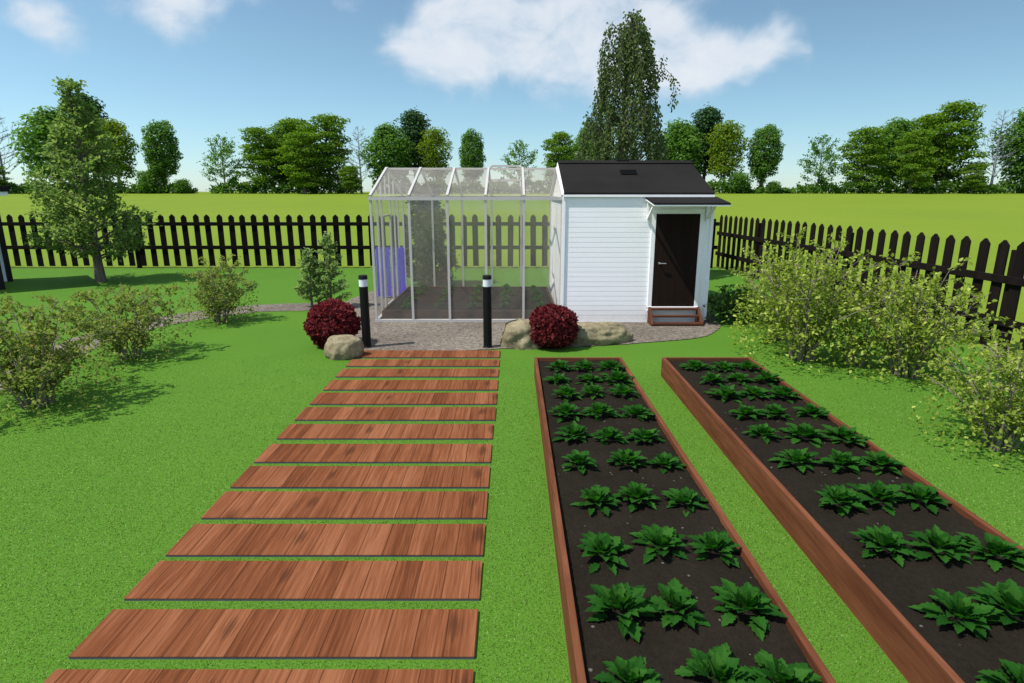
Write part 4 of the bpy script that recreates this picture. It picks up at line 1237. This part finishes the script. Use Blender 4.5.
# each cloud puff: azimuth, elevation, half sizes (radians), weight
PX = [(452, 60, 46, 30, 1.0), (395, 52, 26, 10, .6), (480, 22, 48, 28, 1.0), (530, 48, 62, 42, 1.05), (590, 12, 60, 32, 1.0), (610, 58, 55, 32, .9),
      (655, 30, 42, 26, .85), (685, 62, 50, 28, .95), (728, 64, 38, 22, .78), (758, 50, 22, 18, .6), (780, 38, 11, 20, .5),
      (44, 12, 36, 22, .75), (12, 10, 30, 14, .6), (196, 8, 30, 22, .7), (150, -2, 34, 12, .6), (262, -2, 24, 12, .6), (330, -4, 20, 9, .5)]
F_, P_ = 605.0, math.atan(150/605.)
acc = None
nz0 = N(nt, 'ShaderNodeTexNoise', inp={'Scale': 9.0, 'Detail': 3.0, 'Roughness': .5}); L(tc.outputs['Generated'], nz0.inputs['Vector'])
sc0 = N(nt, 'ShaderNodeSeparateColor'); L(nz0.outputs['Color'], sc0.inputs[0])
def warp(src, ch, amp):
    m = N(nt, 'ShaderNodeMath', operation='MULTIPLY_ADD', inp={1: amp, 2: -amp/2}); L(sc0.outputs[ch], m.inputs[0])
    a = N(nt, 'ShaderNodeMath', operation='ADD'); L(src, a.inputs[0]); L(m.outputs[0], a.inputs[1]); return a.outputs[0]
azw = warp(az.outputs[0], 0, .16); elw = warp(el.outputs[0], 1, .10)
def puff(a0, e0, sa, se, wt):
    global acc
    a = N(nt, 'ShaderNodeMath', operation='MULTIPLY_ADD', inp={1: 1/sa, 2: -a0/sa}); L(azw, a.inputs[0])
    e = N(nt, 'ShaderNodeMath', operation='MULTIPLY_ADD', inp={1: 1/se, 2: -e0/se}); L(elw, e.inputs[0])
    a2 = N(nt, 'ShaderNodeMath', operation='MULTIPLY'); L(a.outputs[0], a2.inputs[0]); L(a.outputs[0], a2.inputs[1])
    r2 = N(nt, 'ShaderNodeMath', operation='MULTIPLY_ADD'); L(e.outputs[0], r2.inputs[0]); L(e.outputs[0], r2.inputs[1]); L(a2.outputs[0], r2.inputs[2])
    g_ = N(nt, 'ShaderNodeMath', operation='MULTIPLY', inp={1: -.75}); L(r2.outputs[0], g_.inputs[0])
    ex = N(nt, 'ShaderNodeMath', operation='EXPONENT'); L(g_.outputs[0], ex.inputs[0])
    m = N(nt, 'ShaderNodeMath', operation='MULTIPLY_ADD', inp={1: wt, 2: 0.0}); L(ex.outputs[0], m.inputs[0])
    if acc is not None: L(acc, m.inputs[2])
    acc = m.outputs[0]
for (px, py, sa, se, wt) in PX:
    u = (px-512)/F_; v = (341.5-py)/F_
    d = Vector((u, math.cos(P_)+v*math.sin(P_), -math.sin(P_)+v*math.cos(P_))).normalized()
    k = math.sqrt(1+u*u+v*v)
    puff(math.atan2(d.x, d.y), math.asin(d.z), sa/F_/1.05, se/F_*.92/1.0, wt)
rq = random.Random(4)      # the rest of the sky, out of this view, has a few clouds as well
for i in range(14):
    puff(rq.choice((-1, 1))*rq.uniform(1.2, 3.0), rq.uniform(.2, .8), rq.uniform(.1, .25), rq.uniform(.05, .1), rq.uniform(.6, 1))
mpn = N(nt, 'ShaderNodeMapping'); mpn.inputs['Scale'].default_value = (1, 1, 1.5); L(tc.outputs['Generated'], mpn.inputs['Vector'])
nz = N(nt, 'ShaderNodeTexNoise', inp={'Scale': 10.0, 'Detail': 10.0, 'Roughness': .62, 'Distortion': .35}); L(mpn.outputs[0], nz.inputs['Vector'])
nm = N(nt, 'ShaderNodeMath', operation='MULTIPLY_ADD', inp={1: 2.0, 2: -1.05}); L(nz.outputs['Fac'], nm.inputs[0])
lim = N(nt, 'ShaderNodeMath', operation='MINIMUM', inp={1: 1.25}); L(acc, lim.inputs[0])
den = N(nt, 'ShaderNodeMath', operation='ADD'); L(lim.outputs[0], den.inputs[0]); L(nm.outputs[0], den.inputs[1])
cov = N(nt, 'ShaderNodeMapRange', interpolation_type='SMOOTHSTEP', inp={1: .22, 2: 1.35, 3: 0, 4: .90}); L(den.outputs[0], cov.inputs[0])
ccol = ramp(nt, [(0.0, (4.2, 4.95, 5.8)), (.55, (4.8, 5.3, 5.9)), (1.0, (5.5, 5.75, 6.1))])
cm = N(nt, 'ShaderNodeMapRange', inp={1: .4, 2: 1.6, 3: 0, 4: 1}); L(den.outputs[0], cm.inputs[0]); L(cm.outputs[0], ccol.inputs['Fac'])
tint = N(nt, 'ShaderNodeMix', data_type='RGBA', blend_type='MULTIPLY', inp={0: 1.0}); tr_ = ramp(nt, [(0.0, (.60, .78, 1.0)), (.09, (.66, .82, .90)), (.2, (.74, .86, .84)), (.35, (.80, .87, .84)), (1.0, (.84, .88, .90))])
ew = N(nt, 'ShaderNodeMapRange', inp={1: -.7, 2: .7, 3: 1.10, 4: .84}); L(sx.outputs['X'], ew.inputs[0])
ews = N(nt, 'ShaderNodeVectorMath', operation='SCALE'); L(tr_.outputs['Color'], ews.inputs[0]); L(ew.outputs[0], ews.inputs['Scale'])
L(sx.outputs['Z'], tr_.inputs['Fac']); L(ews.outputs['Vector'], tint.inputs[7])
L(sky.outputs['Color'], tint.inputs[6])
mx = N(nt, 'ShaderNodeMix', data_type='RGBA'); L(cov.outputs[0], mx.inputs[0]); L(tint.outputs[2], mx.inputs[6]); L(ccol.outputs['Color'], mx.inputs[7])
# unseen broken cloud added overhead and behind the camera as fill light
hz = N(nt, 'ShaderNodeTexNoise', inp={'Scale': 3.2, 'Detail': 7.0, 'Roughness': .55}); L(tc.outputs['Generated'], hz.inputs['Vector'])
zz = N(nt, 'ShaderNodeMapRange', interpolation_type='SMOOTHSTEP', inp={1: .50, 2: .80, 3: 0, 4: 1}); L(sx.outputs['Z'], zz.inputs[0])
yy = N(nt, 'ShaderNodeMapRange', interpolation_type='SMOOTHSTEP', inp={1: .15, 2: -.45, 3: 0, 4: 1}); L(sx.outputs['Y'], yy.inputs[0])
mxy = N(nt, 'ShaderNodeMath', operation='MAXIMUM'); L(zz.outputs[0], mxy.inputs[0]); L(yy.outputs[0], mxy.inputs[1])
hc = N(nt, 'ShaderNodeMapRange', interpolation_type='SMOOTHSTEP', inp={1: .38, 2: .60, 3: 0, 4: .85}); L(hz.outputs['Fac'], hc.inputs[0])
hm = N(nt, 'ShaderNodeMath', operation='MULTIPLY'); L(hc.outputs[0], hm.inputs[0]); L(mxy.outputs[0], hm.inputs[1])
mx2 = N(nt, 'ShaderNodeMix', data_type='RGBA'); mx2.inputs[7].default_value = (6.0, 7.1, 8.9, 1); L(hm.outputs[0], mx2.inputs[0]); L(mx.outputs[2], mx2.inputs[6])
L(mx2.outputs[2], bg.inputs['Color']); L(bg.outputs[0], out.inputs['Surface'])

scene.view_settings.view_transform = 'Standard'
scene.view_settings.look = 'None'
scene.view_settings.exposure = 0.6
scene.view_settings.gamma = 1
scene.render.engine = 'CYCLES'
scene.cycles.transparent_max_bounces = 16
